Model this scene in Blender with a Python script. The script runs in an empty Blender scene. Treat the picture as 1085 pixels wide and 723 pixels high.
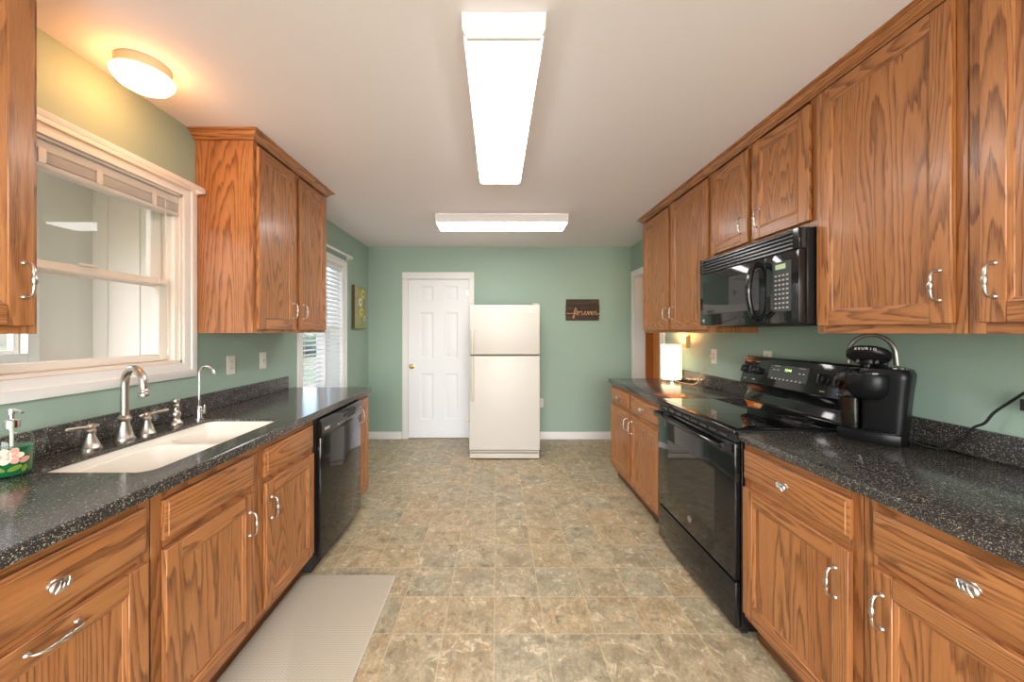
import bpy, bmesh, math, random
from mathutils import Matrix, Vector, noise
random.seed(7)
R = math.radians
scene = bpy.context.scene
C = scene.collection

# ------------------------------------------------------------------ camera
cam_d = bpy.data.cameras.new('camera')
cam = bpy.data.objects.new('camera', cam_d); C.objects.link(cam)
cam.location = (0, 0, 1.365); cam.rotation_euler = (R(90), 0, 0)
cam_d.sensor_fit = 'HORIZONTAL'; cam_d.sensor_width = 36
cam_d.lens = 385 / 1085 * 36
cam_d.shift_x = 16.5 / 1085; cam_d.shift_y = -9.5 / 1085
cam_d.clip_start = 0.02
scene.camera = cam

# ------------------------------------------------------------------ light levels
EXPOSURE = 1.12
FLUO = 6.6
WARM_DOME = 13.0
TABLE_LAMP = 0.95
SKY = 0.62
SUN = 1.2
REAR_FILL_W = 62.0

scene.view_settings.view_transform = 'Standard'
scene.view_settings.look = 'None'
scene.view_settings.gamma = 1
scene.view_settings.use_curve_mapping = False
scene.view_settings.exposure = EXPOSURE

w = bpy.data.worlds.new('sky'); scene.world = w; w.use_nodes = True
nt = w.node_tree; nt.nodes.clear()
sk = nt.nodes.new('ShaderNodeTexSky'); sk.sky_type = 'NISHITA'; sk.sun_disc = False
sk.sun_elevation = R(50); sk.sun_rotation = R(180); sk.dust_density = 3.0
bgn = nt.nodes.new('ShaderNodeBackground'); bgn.inputs['Strength'].default_value = SKY
wo = nt.nodes.new('ShaderNodeOutputWorld')
nt.links.new(sk.outputs[0], bgn.inputs[0]); nt.links.new(bgn.outputs[0], wo.inputs[0])

sd = bpy.data.lights.new('sun', 'SUN'); sd.energy = SUN; sd.angle = R(1); sd.color = (1, .95, .85)
so = bpy.data.objects.new('sun', sd); C.objects.link(so)
so.rotation_euler = Vector((0, -.6, -.8)).to_track_quat('-Z', 'Y').to_euler()

def area(name, loc, direction, sx, sy, watts, col=(1, 1, 1)):
    d = bpy.data.lights.new(name, 'AREA'); d.shape = 'RECTANGLE'; d.size = sx; d.size_y = sy
    d.energy = watts; d.color = col
    o = bpy.data.objects.new(name, d); C.objects.link(o); o.location = loc
    o.rotation_euler = Vector(direction).to_track_quat('-Z', 'Y').to_euler()
    return o
# added fill light behind the camera, aimed upward, in place of rear daylight
area('rear_fill_light', (0.05, -2.55, 1.35), (0, 1, 0.42), 2.6, 2.0, REAR_FILL_W, (1, .975, .97))

# ------------------------------------------------------------------ materials
def mat(name, col, rough=.5, metal=0., spec=.5, coat=0., emit=None, estr=0., trans=0., bump=None, coat_rough=.05):
    m = bpy.data.materials.new(name); m.use_nodes = True
    b = m.node_tree.nodes['Principled BSDF']
    b.inputs['Base Color'].default_value = (*col, 1)
    b.inputs['Roughness'].default_value = rough
    b.inputs['Metallic'].default_value = metal
    b.inputs['Specular IOR Level'].default_value = spec
    b.inputs['Coat Weight'].default_value = coat
    b.inputs['Coat Roughness'].default_value = coat_rough
    b.inputs['Transmission Weight'].default_value = trans
    if emit:
        b.inputs['Emission Color'].default_value = (*emit, 1)
        b.inputs['Emission Strength'].default_value = estr
    if bump:
        n = m.node_tree.nodes; l = m.node_tree.links
        t = n.new('ShaderNodeTexNoise'); t.inputs['Scale'].default_value = bump[0]; t.inputs['Detail'].default_value = 4
        tc = n.new('ShaderNodeTexCoord'); l.new(tc.outputs['Object'], t.inputs['Vector'])
        bp = n.new('ShaderNodeBump'); bp.inputs['Strength'].default_value = bump[1]; bp.inputs['Distance'].default_value = .002
        l.new(t.outputs['Fac'], bp.inputs['Height']); l.new(bp.outputs[0], b.inputs['Normal'])
    return m

class NT:
    """small helper to write node graphs"""
    def __init__(s, m): s.t = m.node_tree; s.n = s.t.nodes; s.l = s.t.links
    def new(s, typ, **kw):
        nd = s.n.new(typ)
        for k, v in kw.items(): setattr(nd, k, v)
        return nd
    def put(s, sock, v):
        if hasattr(v, 'is_output') or isinstance(v, bpy.types.NodeSocket): s.l.new(v, sock)
        else: sock.default_value = v
    def math(s, op, a, b=None, c=None, clamp=False):
        nd = s.new('ShaderNodeMath', operation=op); nd.use_clamp = clamp
        for i, v in enumerate((a, b, c)):
            if v is not None: s.put(nd.inputs[i], v)
        return nd.outputs[0]
    def mapping(s, vec, scale=(1, 1, 1), loc=(0, 0, 0)):
        nd = s.new('ShaderNodeMapping'); s.l.new(vec, nd.inputs['Vector'])
        nd.inputs['Scale'].default_value = scale; nd.inputs['Location'].default_value = loc
        return nd.outputs[0]
    def noise(s, vec, scale, detail=3, rough=.5, dist=0.):
        nd = s.new('ShaderNodeTexNoise'); s.l.new(vec, nd.inputs['Vector'])
        nd.inputs['Scale'].default_value = scale; nd.inputs['Detail'].default_value = detail
        nd.inputs['Roughness'].default_value = rough; nd.inputs['Distortion'].default_value = dist
        return nd
    def ramp(s, fac, stops, interp='LINEAR'):
        nd = s.new('ShaderNodeValToRGB'); nd.color_ramp.interpolation = interp
        s.l.new(fac, nd.inputs[0]); e = nd.color_ramp.elements
        while len(e) < len(stops): e.new(.5)
        for i, (p, c) in enumerate(stops):
            e[i].position = p; e[i].color = (c, c, c, 1) if isinstance(c, (int, float)) else (*c, 1)
        return nd.outputs[0]
    def mix(s, fac, a, b, mode='MIX'):
        nd = s.new('ShaderNodeMix', data_type='RGBA', blend_type=mode)
        s.put(nd.inputs[0], fac); 
        for i, v in ((6, a), (7, b)):
            if isinstance(v, tuple): nd.inputs[i].default_value = (*v, 1)
            else: s.l.new(v, nd.inputs[i])
        return nd.outputs[2]

def srgb(r, g, b):
    f = lambda c: (c / 255 / 12.92) if c / 255 <= .04045 else ((c / 255 + .055) / 1.055) ** 2.4
    return (f(r), f(g), f(b))

def oak_material(name, light, mid, dark):
    m = mat(name, mid, rough=.36, coat=.25, coat_rough=.18)
    g = NT(m); b = g.n['Principled BSDF']
    uv = g.new('ShaderNodeUVMap', uv_map='UVMap').outputs[0]
    v1 = g.mapping(uv, (1, .075, 1))
    n1 = g.noise(v1, 4.2, 1.5, .5, .35).outputs['Fac']
    v2 = g.mapping(uv, (1, .10, 1))
    n2 = g.noise(v2, 48, 2, .5).outputs['Fac']
    s = g.math('ADD', g.math('MULTIPLY', n1, 40), g.math('MULTIPLY', n2, 1.15))
    fr = g.math('FRACT', s)
    line = g.ramp(fr, [(0, 1.), (.14, .8), (.36, .22), (.7, .03), (.9, .0), (1., 1.)])
    v3 = g.mapping(uv, (1, .028, 1))
    pores = g.noise(v3, 420, 2, .6).outputs['Fac']
    pm = g.ramp(pores, [(.36, 1.), (.6, 0.)])
    v4 = g.mapping(uv, (1, .1, 1))
    broad = g.noise(v4, 9, 2).outputs['Fac']
    base = g.mix(g.ramp(broad, [(.3, 0.), (.7, 1.)]), mid, light)
    k = g.math('MULTIPLY', line, g.math('ADD', g.math('MULTIPLY', pm, .5), .5), clamp=True)
    c1 = g.mix(k, base, dark)
    fl = g.noise(g.mapping(uv, (1, .10, 1), (3, 7, 0)), 42, 2, .5).outputs['Fac']
    c1 = g.mix(g.ramp(fl, [(.62, 0.), (.72, .5)]), c1, dark)
    c2 = g.mix(g.math('MULTIPLY', pm, .16), c1, dark)
    g.l.new(c2, b.inputs['Base Color'])
    bp = g.new('ShaderNodeBump'); bp.inputs['Strength'].default_value = .12; bp.inputs['Distance'].default_value = .001
    g.l.new(g.math('SUBTRACT', 1., k), bp.inputs['Height']); g.l.new(bp.outputs[0], b.inputs['Normal'])
    return m

OAK = oak_material('honey_oak', (.52, .222, .078), (.43, .163, .049), (.13, .038, .010))
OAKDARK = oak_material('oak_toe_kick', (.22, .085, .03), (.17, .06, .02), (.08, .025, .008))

def counter_material():
    m = mat('speckled_black_stone', (.02, .02, .02), rough=.17, spec=.6)
    g = NT(m); b = g.n['Principled BSDF']
    tc = g.new('ShaderNodeTexCoord').outputs['Object']
    col = None
    bn = g.noise(tc, 60, 3).outputs['Fac']
    col = g.mix(bn, (.016, .016, .016), (.06, .057, .055))
    for sc, th, rad, c in ((180, .35, .42, (.20, .17, .14)), (270, .45, .44, (.36, .32, .27)), (135, .70, .36, (.44, .37, .29)), (420, .5, .45, (.16, .15, .15))):
        v = g.new('ShaderNodeTexVoronoi'); g.l.new(tc, v.inputs['Vector']); v.inputs['Scale'].default_value = sc
        sep = g.new('ShaderNodeSeparateColor'); g.l.new(v.outputs['Color'], sep.inputs[0])
        k = g.math('MULTIPLY', g.math('GREATER_THAN', sep.outputs[0], th), g.math('LESS_THAN', v.outputs['Distance'], g.math('MULTIPLY', sep.outputs[1], rad)))
        col = g.mix(k, col, c)
    g.l.new(col, b.inputs['Base Color'])
    return m
COUNTER = counter_material()

def floor_material():
    m = mat('stone_pattern_vinyl', (.3, .27, .2), rough=.38, spec=.4)
    g = NT(m); b = g.n['Principled BSDF']
    tc = g.new('ShaderNodeTexCoord').outputs['Object']
    T = .2305
    sep = g.new('ShaderNodeSeparateXYZ'); g.l.new(tc, sep.inputs[0])
    xs = g.math('DIVIDE', g.math('ADD', sep.outputs[0], .01 + 20 * T), T)
    ys = g.math('DIVIDE', g.math('ADD', sep.outputs[1], -1.643 + 20 * T), T)
    fx, fy = g.math('FRACT', xs), g.math('FRACT', ys)
    ex = g.math('MINIMUM', fx, g.math('SUBTRACT', 1., fx)); ey = g.math('MINIMUM', fy, g.math('SUBTRACT', 1., fy))
    edge = g.math('MINIMUM', ex, ey)
    groutn = g.noise(tc, 90, 2).outputs['Fac']
    grout = g.math('LESS_THAN', edge, g.math('MULTIPLY', groutn, .021))
    cid = g.new('ShaderNodeCombineXYZ'); g.l.new(g.math('FLOOR', xs), cid.inputs[0]); g.l.new(g.math('FLOOR', ys), cid.inputs[1])
    wn = g.new('ShaderNodeTexWhiteNoise', noise_dimensions='3D'); g.l.new(cid.outputs[0], wn.inputs['Vector'])
    off = g.new('ShaderNodeVectorMath', operation='SCALE'); g.l.new(wn.outputs['Color'], off.inputs[0]); off.inputs['Scale'].default_value = 13.
    vec = g.new('ShaderNodeVectorMath', operation='ADD'); g.l.new(tc, vec.inputs[0]); g.l.new(off.outputs[0], vec.inputs[1])
    p = vec.outputs[0]
    n1 = g.noise(p, 7, 7, .62, 1.2).outputs['Fac']
    n2 = g.noise(p, 16, 8, .68, .8).outputs['Fac']
    n3 = g.noise(g.mapping(p, (1, 1, 1), (3, 9, 1)), 9, 5, .6, 1.6).outputs['Fac']
    n4 = g.noise(g.mapping(p, (1, .6, 1)), 80, 6, .75).outputs['Fac']
    A = g.ramp(n1, [(.30, srgb(104, 94, 76)), (.43, srgb(140, 129, 106)), (.54, srgb(163, 154, 132)), (.68, srgb(186, 176, 152))])
    wsep = g.new('ShaderNodeSeparateColor'); g.l.new(wn.outputs['Color'], wsep.inputs[0])
    tint = g.mix(wsep.outputs[0], srgb(138, 138, 125), srgb(164, 145, 114))
    A = g.mix(.5, A, tint)
    A = g.mix(g.ramp(n3, [(.56, 0.), (.68, .42)]), A, srgb(186, 148, 104))
    A = g.mix(g.ramp(n2, [(.56, 0.), (.66, .75)]), A, srgb(206, 197, 176))
    A = g.mix(g.ramp(n2, [(.32, .75), (.43, 0.)]), A, srgb(92, 84, 70))
    A = g.mix(g.ramp(n4, [(.34, .4), (.55, 0.)]), A, srgb(92, 84, 70))
    A = g.mix(g.ramp(n4, [(.56, 0.), (.7, .3)]), A, srgb(222, 212, 190))
    A = g.mix(g.math('MULTIPLY', grout, .5), A, srgb(188, 176, 148))
    A = g.mix(1., A, (1.36, 1.28, 1.17), 'MULTIPLY')
    g.l.new(A, b.inputs['Base Color'])
    bp = g.new('ShaderNodeBump'); bp.inputs['Strength'].default_value = .15; bp.inputs['Distance'].default_value = .002
    g.l.new(n2, bp.inputs['Height']); g.l.new(bp.outputs[0], b.inputs['Normal'])
    return m
FLOOR = floor_material()

def glass_material(name, tint=(1, 1, 1), refl=1.0):
    m = bpy.data.materials.new(name); m.use_nodes = True
    t = m.node_tree; t.nodes.clear()
    o = t.nodes.new('ShaderNodeOutputMaterial'); tr = t.nodes.new('ShaderNodeBsdfTransparent'); gl = t.nodes.new('ShaderNodeBsdfGlossy')
    tr.inputs[0].default_value = (*tint, 1); gl.inputs['Roughness'].default_value = .01
    fr = t.nodes.new('ShaderNodeFresnel'); fr.inputs['IOR'].default_value = 1.45
    mu = t.nodes.new('ShaderNodeMath'); mu.operation = 'MULTIPLY'; mu.inputs[1].default_value = refl
    mx = t.nodes.new('ShaderNodeMixShader')
    ge = t.nodes.new('ShaderNodeNewGeometry'); iv = t.nodes.new('ShaderNodeMath'); iv.operation = 'SUBTRACT'; iv.inputs[0].default_value = 1.; t.links.new(ge.outputs['Backfacing'], iv.inputs[1])
    m2 = t.nodes.new('ShaderNodeMath'); m2.operation = 'MULTIPLY'; t.links.new(iv.outputs[0], m2.inputs[1])
    t.links.new(fr.outputs[0], mu.inputs[0]); t.links.new(mu.outputs[0], m2.inputs[0]); t.links.new(m2.outputs[0], mx.inputs[0])
    t.links.new(tr.outputs[0], mx.inputs[1]); t.links.new(gl.outputs[0], mx.inputs[2]); t.links.new(mx.outputs[0], o.inputs[0])
    return m
GLASS = glass_material('window_glass', (.985, .975, .965), 1.0)
SMOKED = glass_material('smoked_plastic', (.60, .56, .52), 1.0)
CLEAR = glass_material('clear_glass', (.93, .97, .95), 1.2)

def translucent(name, col, rough=.5):
    m = mat(name, col, rough); g = NT(m); b = g.n['Principled BSDF']; o = g.n['Material Output']
    t = g.new('ShaderNodeBsdfTranslucent'); t.inputs[0].default_value = (*col, 1)
    mx = g.new('ShaderNodeMixShader'); mx.inputs[0].default_value = .4
    g.l.new(b.outputs[0], mx.inputs[1]); g.l.new(t.outputs[0], mx.inputs[2]); g.l.new(mx.outputs[0], o.inputs[0])
    return m
WALL = mat('sage_green_paint', srgb(158, 180, 166), rough=.6, spec=.3, bump=(350, .05))
CEIL = mat('ceiling_paint', srgb(236, 230, 231), rough=.8, spec=.2)
WHITE = mat('white_trim_paint', srgb(236, 234, 232), rough=.35)
DOORW = mat('white_door_paint', srgb(238, 240, 243), rough=.4)
VINYL = mat('white_vinyl', srgb(238, 234, 226), rough=.35)
PINE = mat('pale_pine_jamb', srgb(236, 226, 214), rough=.45)
PORCH = mat('porch_panel', srgb(240, 233, 226), rough=.6)
HALL = mat('terracotta_paint', srgb(205, 118, 52), rough=.6)
BLACK = mat('gloss_black_enamel', (.008, .008, .009), rough=.07, spec=.6)
BLACKGLASS = mat('black_glass', (.004, .004, .005), rough=.03, spec=.7)
BLACKSAT = mat('satin_black_plastic', (.014, .014, .016), rough=.33)
COFFEE = mat('dark_appliance_plastic', (.007, .007, .008), rough=.28, spec=.2)
BLACKMAT = mat('matte_black_plastic', (.02, .02, .021), rough=.6)
RINGGREY = mat('burner_print_grey', (.07, .07, .075), rough=.12)
OVENWIN = mat('oven_window_glass', (.022, .021, .02), rough=.05, spec=.6)
PANELGREY = mat('keypad_grey', (.055, .058, .06), rough=.25)
KEYGREY = mat('key_print', (.38, .38, .38), rough=.5)
LCD = mat('lcd_green', (.1, .12, .06), rough=.3, emit=(.55, .7, .35), estr=.35)
LED = mat('led_digits', (.1, .2, .05), rough=.3, emit=(.55, .9, .3), estr=1.2)
BISQUE = mat('bisque_enamel', srgb(210, 206, 199), rough=.38, bump=(500, .12))
BISQUETRIM = mat('bisque_plastic', srgb(206, 199, 186), rough=.35)
GASKET = mat('grey_gasket', srgb(120, 112, 100), rough=.7)
NICKEL = mat('brushed_nickel', (.58, .54, .49), rough=.3, metal=1.)
GUNMETAL = mat('grey_handle_metal', (.30, .28, .26), rough=.3, metal=.9)
CHROME = mat('chrome', (.8, .8, .8), rough=.07, metal=1.)
BRASS = mat('polished_brass', (.78, .56, .22), rough=.18, metal=1.)
SINKW = mat('sink_off_white', srgb(242, 237, 226), rough=.25)
OUTLET = mat('ivory_plate', srgb(232, 228, 218), rough=.35)
SLOT = mat('outlet_slot', (.06, .055, .05), rough=.6)
BEIGEPLATE = mat('tan_plastic', srgb(196, 160, 112), rough=.45)
LENS = mat('fluorescent_lens', (.9, .9, .9), rough=.5, emit=(1., .985, .975), estr=FLUO)
FIXW = mat('white_fixture_metal', srgb(232, 229, 226), rough=.4)
DOME = mat('warm_glass_dome', (.95, .9, .8), rough=.3, emit=(1., .43, .15), estr=WARM_DOME)
DOMEBASE = mat('dome_fixture_base', srgb(226, 190, 160), rough=.4)
SHADE = mat('lamp_shade_glow', (.9, .8, .6), rough=.7, emit=(1., .76, .46), estr=TABLE_LAMP)
CORDW = mat('ivory_cord', srgb(214, 196, 150), rough=.5)
BLINDW = translucent('white_blind', srgb(240, 240, 238), rough=.45)
ROD = mat('white_rod', srgb(240, 236, 230), rough=.3)
RUBBER = mat('black_cord', (.012, .012, .012), rough=.45)
TABLET = mat('wooden_sign_board', (.05, .025, .014), rough=.65)
LETTER = mat('carved_letter_tan', srgb(222, 168, 118), rough=.6)
GREENLIQ = mat('green_soap', (.006, .13, .045), rough=.15)
PETAL = mat('pink_petal', srgb(226, 160, 146), rough=.5)
PETALC = mat('cream_petal', srgb(238, 214, 190), rough=.5)
LEAF = mat('print_leaf', srgb(110, 140, 40), rough=.5)
LAWN = mat('lawn_grass', (.10, .17, .035), rough=.9, bump=(30, .6))
HEDGE = mat('hedge_leaf', (.03, .055, .02), rough=.9)
ROADM = mat('tan_soil', (.34, .25, .17), rough=.9)
CANSIDE = mat('canvas_edge_brown', srgb(96, 76, 54), rough=.8)
YELLOWP = mat('painted_yellow', srgb(222, 206, 84), rough=.7)
CREAMP = mat('painted_cream', srgb(226, 222, 196), rough=.7)
DARKP = mat('painted_flower_eye', srgb(96, 88, 40), rough=.7)
TAN = mat('badge_grey', srgb(176, 170, 160), rough=.35, metal=.4)

def sign_material():
    g = NT(TABLET); b = g.n['Principled BSDF']
    tc = g.new('ShaderNodeTexCoord').outputs['Object']
    n = g.noise(g.mapping(tc, (.12, 1, 1)), 70, 5, .65).outputs['Fac']
    g.l.new(g.ramp(n, [(.35, (.018, .010, .007)), (.55, (.060, .030, .018)), (.72, (.16, .085, .05))]), b.inputs['Base Color'])
sign_material()
def canvas_material():
    m = mat('canvas_mottled', srgb(170, 170, 130), rough=.8); g = NT(m); b = g.n['Principled BSDF']
    tc = g.new('ShaderNodeTexCoord').outputs['Object']
    n = g.noise(tc, 14, 5, .6).outputs['Fac']
    g.l.new(g.ramp(n, [(.32, srgb(146, 124, 96)), (.48, srgb(178, 170, 132)), (.6, srgb(140, 160, 104)), (.75, srgb(196, 196, 150))]), b.inputs['Base Color'])
    return m
CANVAS = canvas_material()
def rug_material():
    m = mat('rug_weave', srgb(196, 186, 172), rough=.95, spec=.1); g = NT(m); b = g.n['Principled BSDF']
    tc = g.new('ShaderNodeTexCoord').outputs['Object']
    sep = g.new('ShaderNodeSeparateXYZ'); g.l.new(tc, sep.inputs[0])
    zig = g.math('PINGPONG', g.math('MULTIPLY', sep.outputs[0], 60), .5)
    st = g.math('FRACT', g.math('ADD', g.math('MULTIPLY', sep.outputs[1], 95), zig))
    n = g.noise(tc, 260, 2).outputs['Fac']
    k = g.math('MULTIPLY', g.ramp(st, [(.25, 0.), (.5, 1.), (.8, 0.)]), n)
    g.l.new(g.mix(k, srgb(204, 195, 178), srgb(160, 148, 130)), b.inputs['Base Color'])
    bp = g.new('ShaderNodeBump'); bp.inputs['Strength'].default_value = .4; bp.inputs['Distance'].default_value = .002
    g.l.new(k, bp.inputs['Height']); g.l.new(bp.outputs[0], b.inputs['Normal'])
    return m
RUG = rug_material()
def lawn_material():
    g = NT(LAWN); b = g.n['Principled BSDF']
    tc = g.new('ShaderNodeTexCoord').outputs['Object']
    n = g.noise(tc, .9, 6, .6).outputs['Fac']
    g.l.new(g.ramp(n, [(.35, (.05, .085, .018)), (.52, (.085, .10, .03)), (.62, (.15, .11, .07))]), b.inputs['Base Color'])
lawn_material()

# ------------------------------------------------------------------ mesh builder
class MB:
    def __init__(s, M=None):
        s.bm = bmesh.new(); s.uv = s.bm.loops.layers.uv.new('UVMap')
        s.done = s.bm.faces.layers.int.new('done'); s.mats = []; s.M = M or Matrix()
    def _fin(s, m, grain=None):
        if m not in s.mats: s.mats.append(m)
        i = s.mats.index(m); su, sv = random.uniform(0, 40), random.uniform(0, 40)
        fs = [f for f in s.bm.faces if f[s.done] == 0]
        vs = set()
        for f in fs:
            f[s.done] = 1; f.material_index = i; f.normal_update(); f.smooth = True
            n = f.normal; k = max(range(3), key=lambda a: abs(n[a]))
            gr = grain if grain is not None else 2
            ot = [a for a in range(3) if a != k]
            for lp in f.loops:
                co = lp.vert.co
                if gr in ot:
                    v = co[gr]; u = co[[a for a in ot if a != gr][0]]
                else:
                    u, v = co[ot[0]], co[ot[1]] * 3
                lp[s.uv].uv = (u + su, v + sv)
            vs.update(f.verts)
        return list(vs)
    def box(s, x0, x1, y0, y1, z0, z1, m, bevel=0., grain=None, seg=1):
        x0, x1 = min(x0, x1), max(x0, x1); y0, y1 = min(y0, y1), max(y0, y1); z0, z1 = min(z0, z1), max(z0, z1)
        Mx = Matrix.Translation(((x0 + x1) / 2, (y0 + y1) / 2, (z0 + z1) / 2)) @ Matrix.Diagonal((x1 - x0, y1 - y0, z1 - z0, 1))
        r = bmesh.ops.create_cube(s.bm, size=1, matrix=Mx)
        if bevel:
            e = {e for v in r['verts'] for e in v.link_edges}
            bmesh.ops.bevel(s.bm, geom=list(e), offset=min(bevel, (x1 - x0) * .45, (y1 - y0) * .45, (z1 - z0) * .45), segments=seg, affect='EDGES', profile=.5, clamp_overlap=True)
        s._fin(m, grain); return s
    def quadloop(s, loops, m, cap0=False, cap1=False, closed=True, grain=None):
        rows = [[s.bm.verts.new(p) for p in L] for L in loops]
        n = len(rows[0])
        for a, b in zip(rows, rows[1:]):
            for i in range(n if closed else n - 1):
                j = (i + 1) % n
                try: s.bm.faces.new((a[i], a[j], b[j], b[i]))
                except ValueError: pass
        if cap0: s.bm.faces.new(list(reversed(rows[0])))
        if cap1: s.bm.faces.new(rows[-1])
        s._fin(m, grain); return s
    def tube(s, pts, r, m, seg=10, cap=True, smooth=0):
        pts = [Vector(p) for p in pts]
        rr = list(r) if isinstance(r, (list, tuple)) else [r] * len(pts)
        if smooth:
            P, Q = [], []
            for i in range(len(pts) - 1):
                p0, p1, p2, p3 = pts[max(i - 1, 0)], pts[i], pts[i + 1], pts[min(i + 2, len(pts) - 1)]
                for k in range(smooth):
                    t = k / smooth
                    P.append(.5 * ((2 * p1) + (p2 - p0) * t + (2 * p0 - 5 * p1 + 4 * p2 - p3) * t * t + (3 * p1 - p0 - 3 * p2 + p3) * t ** 3))
                    Q.append(rr[i] * (1 - t) + rr[i + 1] * t)
            P.append(pts[-1]); Q.append(rr[-1]); pts, rr = P, Q
        loops = []; prev = None
        for i, p in enumerate(pts):
            d = (pts[min(i + 1, len(pts) - 1)] - pts[max(i - 1, 0)]).normalized()
            if prev is None:
                a = Vector((0, 0, 1)) if abs(d.z) < .9 else Vector((1, 0, 0)); u = d.cross(a).normalized()
            else:
                u = (prev - d * prev.dot(d)).normalized()
            prev = u; v = d.cross(u)
            loops.append([p + (u * math.cos(2 * math.pi * k / seg) + v * math.sin(2 * math.pi * k / seg)) * rr[i] for k in range(seg)])
        return s.quadloop(loops, m, cap, cap)
    def lathe(s, prof, M, m, seg=24, cap0=True, cap1=True, sx=1., sy=1.):
        loops = [[M @ Vector((r * sx * math.cos(2 * math.pi * k / seg), r * sy * math.sin(2 * math.pi * k / seg), z)) for k in range(seg)] for r, z in prof]
        return s.quadloop(loops, m, cap0, cap1)
    def prism(s, poly, axis, a0, a1, m, grain=None, bevel=0.):
        """poly: 2-D loop in the two axes other than `axis`"""
        ot = [a for a in range(3) if a != axis]
        def P(p, a):
            v = [0, 0, 0]; v[ot[0]], v[ot[1]] = p; v[axis] = a; return v
        A = [s.bm.verts.new(P(p, a0)) for p in poly]; B = [s.bm.verts.new(P(p, a1)) for p in poly]
        n = len(poly); fs = []
        for i in range(n): fs.append(s.bm.faces.new((A[i], A[(i + 1) % n], B[(i + 1) % n], B[i])))
        fs.append(s.bm.faces.new(list(reversed(A)))); fs.append(s.bm.faces.new(B))
        bmesh.ops.recalc_face_normals(s.bm, faces=fs)
        if bevel:
            e = [e for e in set(A[0].link_edges) | {e for v in A + B for e in v.link_edges}]
            bmesh.ops.bevel(s.bm, geom=e, offset=bevel, segments=2, affect='EDGES', profile=.5, clamp_overlap=True)
        s._fin(m, grain); return s
    def plate(s, outer, holes, m, grain=None):
        es = []
        for L in [outer] + holes:
            vs = [s.bm.verts.new(p) for p in L]
            es += [s.bm.edges.new((vs[i], vs[(i + 1) % len(vs)])) for i in range(len(vs))]
        bmesh.ops.triangle_fill(s.bm, use_beauty=True, use_dissolve=False, edges=es)
        s._fin(m, grain); return s
    def text(s, body, size, M, m, ext=.0006, align='CENTER'):
        cu = bpy.data.curves.new('lettering', 'FONT'); cu.body = body; cu.size = size; cu.extrude = ext; cu.align_x = align
        o = bpy.data.objects.new('lettering', cu); C.objects.link(o)
        dg = bpy.context.evaluated_depsgraph_get()
        me = bpy.data.meshes.new_from_object(o.evaluated_get(dg))
        me.transform(M); s.bm.from_mesh(me)
        bpy.data.objects.remove(o); bpy.data.curves.remove(cu); bpy.data.meshes.remove(me)
        s._fin(m); return s
    def build(s, name, parent=None, local=False, sharp=38, recalc=True):
        bm = s.bm
        if recalc: bmesh.ops.recalc_face_normals(bm, faces=bm.faces)
        if s.M != Matrix(): bmesh.ops.transform(bm, matrix=s.M, verts=bm.verts)
        bm.faces.layers.int.remove(s.done)
        off = Vector((0, 0, 0))
        if not local:
            if parent is not None:
                root = parent
                while root.parent: root = root.parent
                off = root.location.copy()
            else:
                xs = [v.co for v in bm.verts]
                off = Vector(((min(v.x for v in xs) + max(v.x for v in xs)) / 2, (min(v.y for v in xs) + max(v.y for v in xs)) / 2, min(v.z for v in xs)))
            bmesh.ops.translate(bm, vec=-off, verts=bm.verts)
        me = bpy.data.meshes.new(name); bm.to_mesh(me); bm.free()
        for m in s.mats: me.materials.append(m)
        me.set_sharp_from_angle(angle=R(sharp))
        o = bpy.data.objects.new(name, me); C.objects.link(o)
        if parent is not None: o.parent = parent
        elif not local: o.location = off
        return o

def root(name, loc, label=None, cat=None, group=None, rz=0, kind=None):
    o = bpy.data.objects.new(name, None); C.objects.link(o); o.location = loc; o.rotation_euler = (0, 0, rz)
    o.empty_display_size = .05
    return tag(o, label, cat, group, kind)
def tag(o, label=None, cat=None, group=None, kind=None):
    if label: o['label'] = label
    if cat: o['category'] = cat
    if group: o['group'] = group
    if kind: o['kind'] = kind
    return o
def struct(o): o['kind'] = 'structure'; return o
def rrect(x0, x1, y0, y1, r, z, n=6):
    out = []
    for cx, cy, a in ((x1 - r, y1 - r, 0), (x0 + r, y1 - r, 90), (x0 + r, y0 + r, 180), (x1 - r, y0 + r, 270)):
        for k in range(n + 1):
            t = R(a + 90 * k / n); out.append((cx + r * math.cos(t), cy + r * math.sin(t), z))
    return out
def axis_x(sign, loc):      # lathe axis pointing along +-X
    return Matrix.Translation(loc) @ Matrix.Rotation(R(90) * sign, 4, 'Y')

# ------------------------------------------------------------------ room shell
XL, XR, YB, ZC, YF = -1.635, 1.72, 4.64, 2.45, -2.6
CT, CB = .922, .885           # counter top and underside
WT = .13                      # wall thickness
W1 = (1.135, 1.89, 1.205, 2.075)      # sink window opening  y0 y1 z0 z1
W2 = (3.05, 3.87, .62, 2.06)          # twin window opening
OP = (3.795, 4.515, 2.05)             # opening in right wall y0 y1 ztop
DR = (-1.128, -.346, 2.04)            # back door opening x0 x1 ztop

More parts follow.
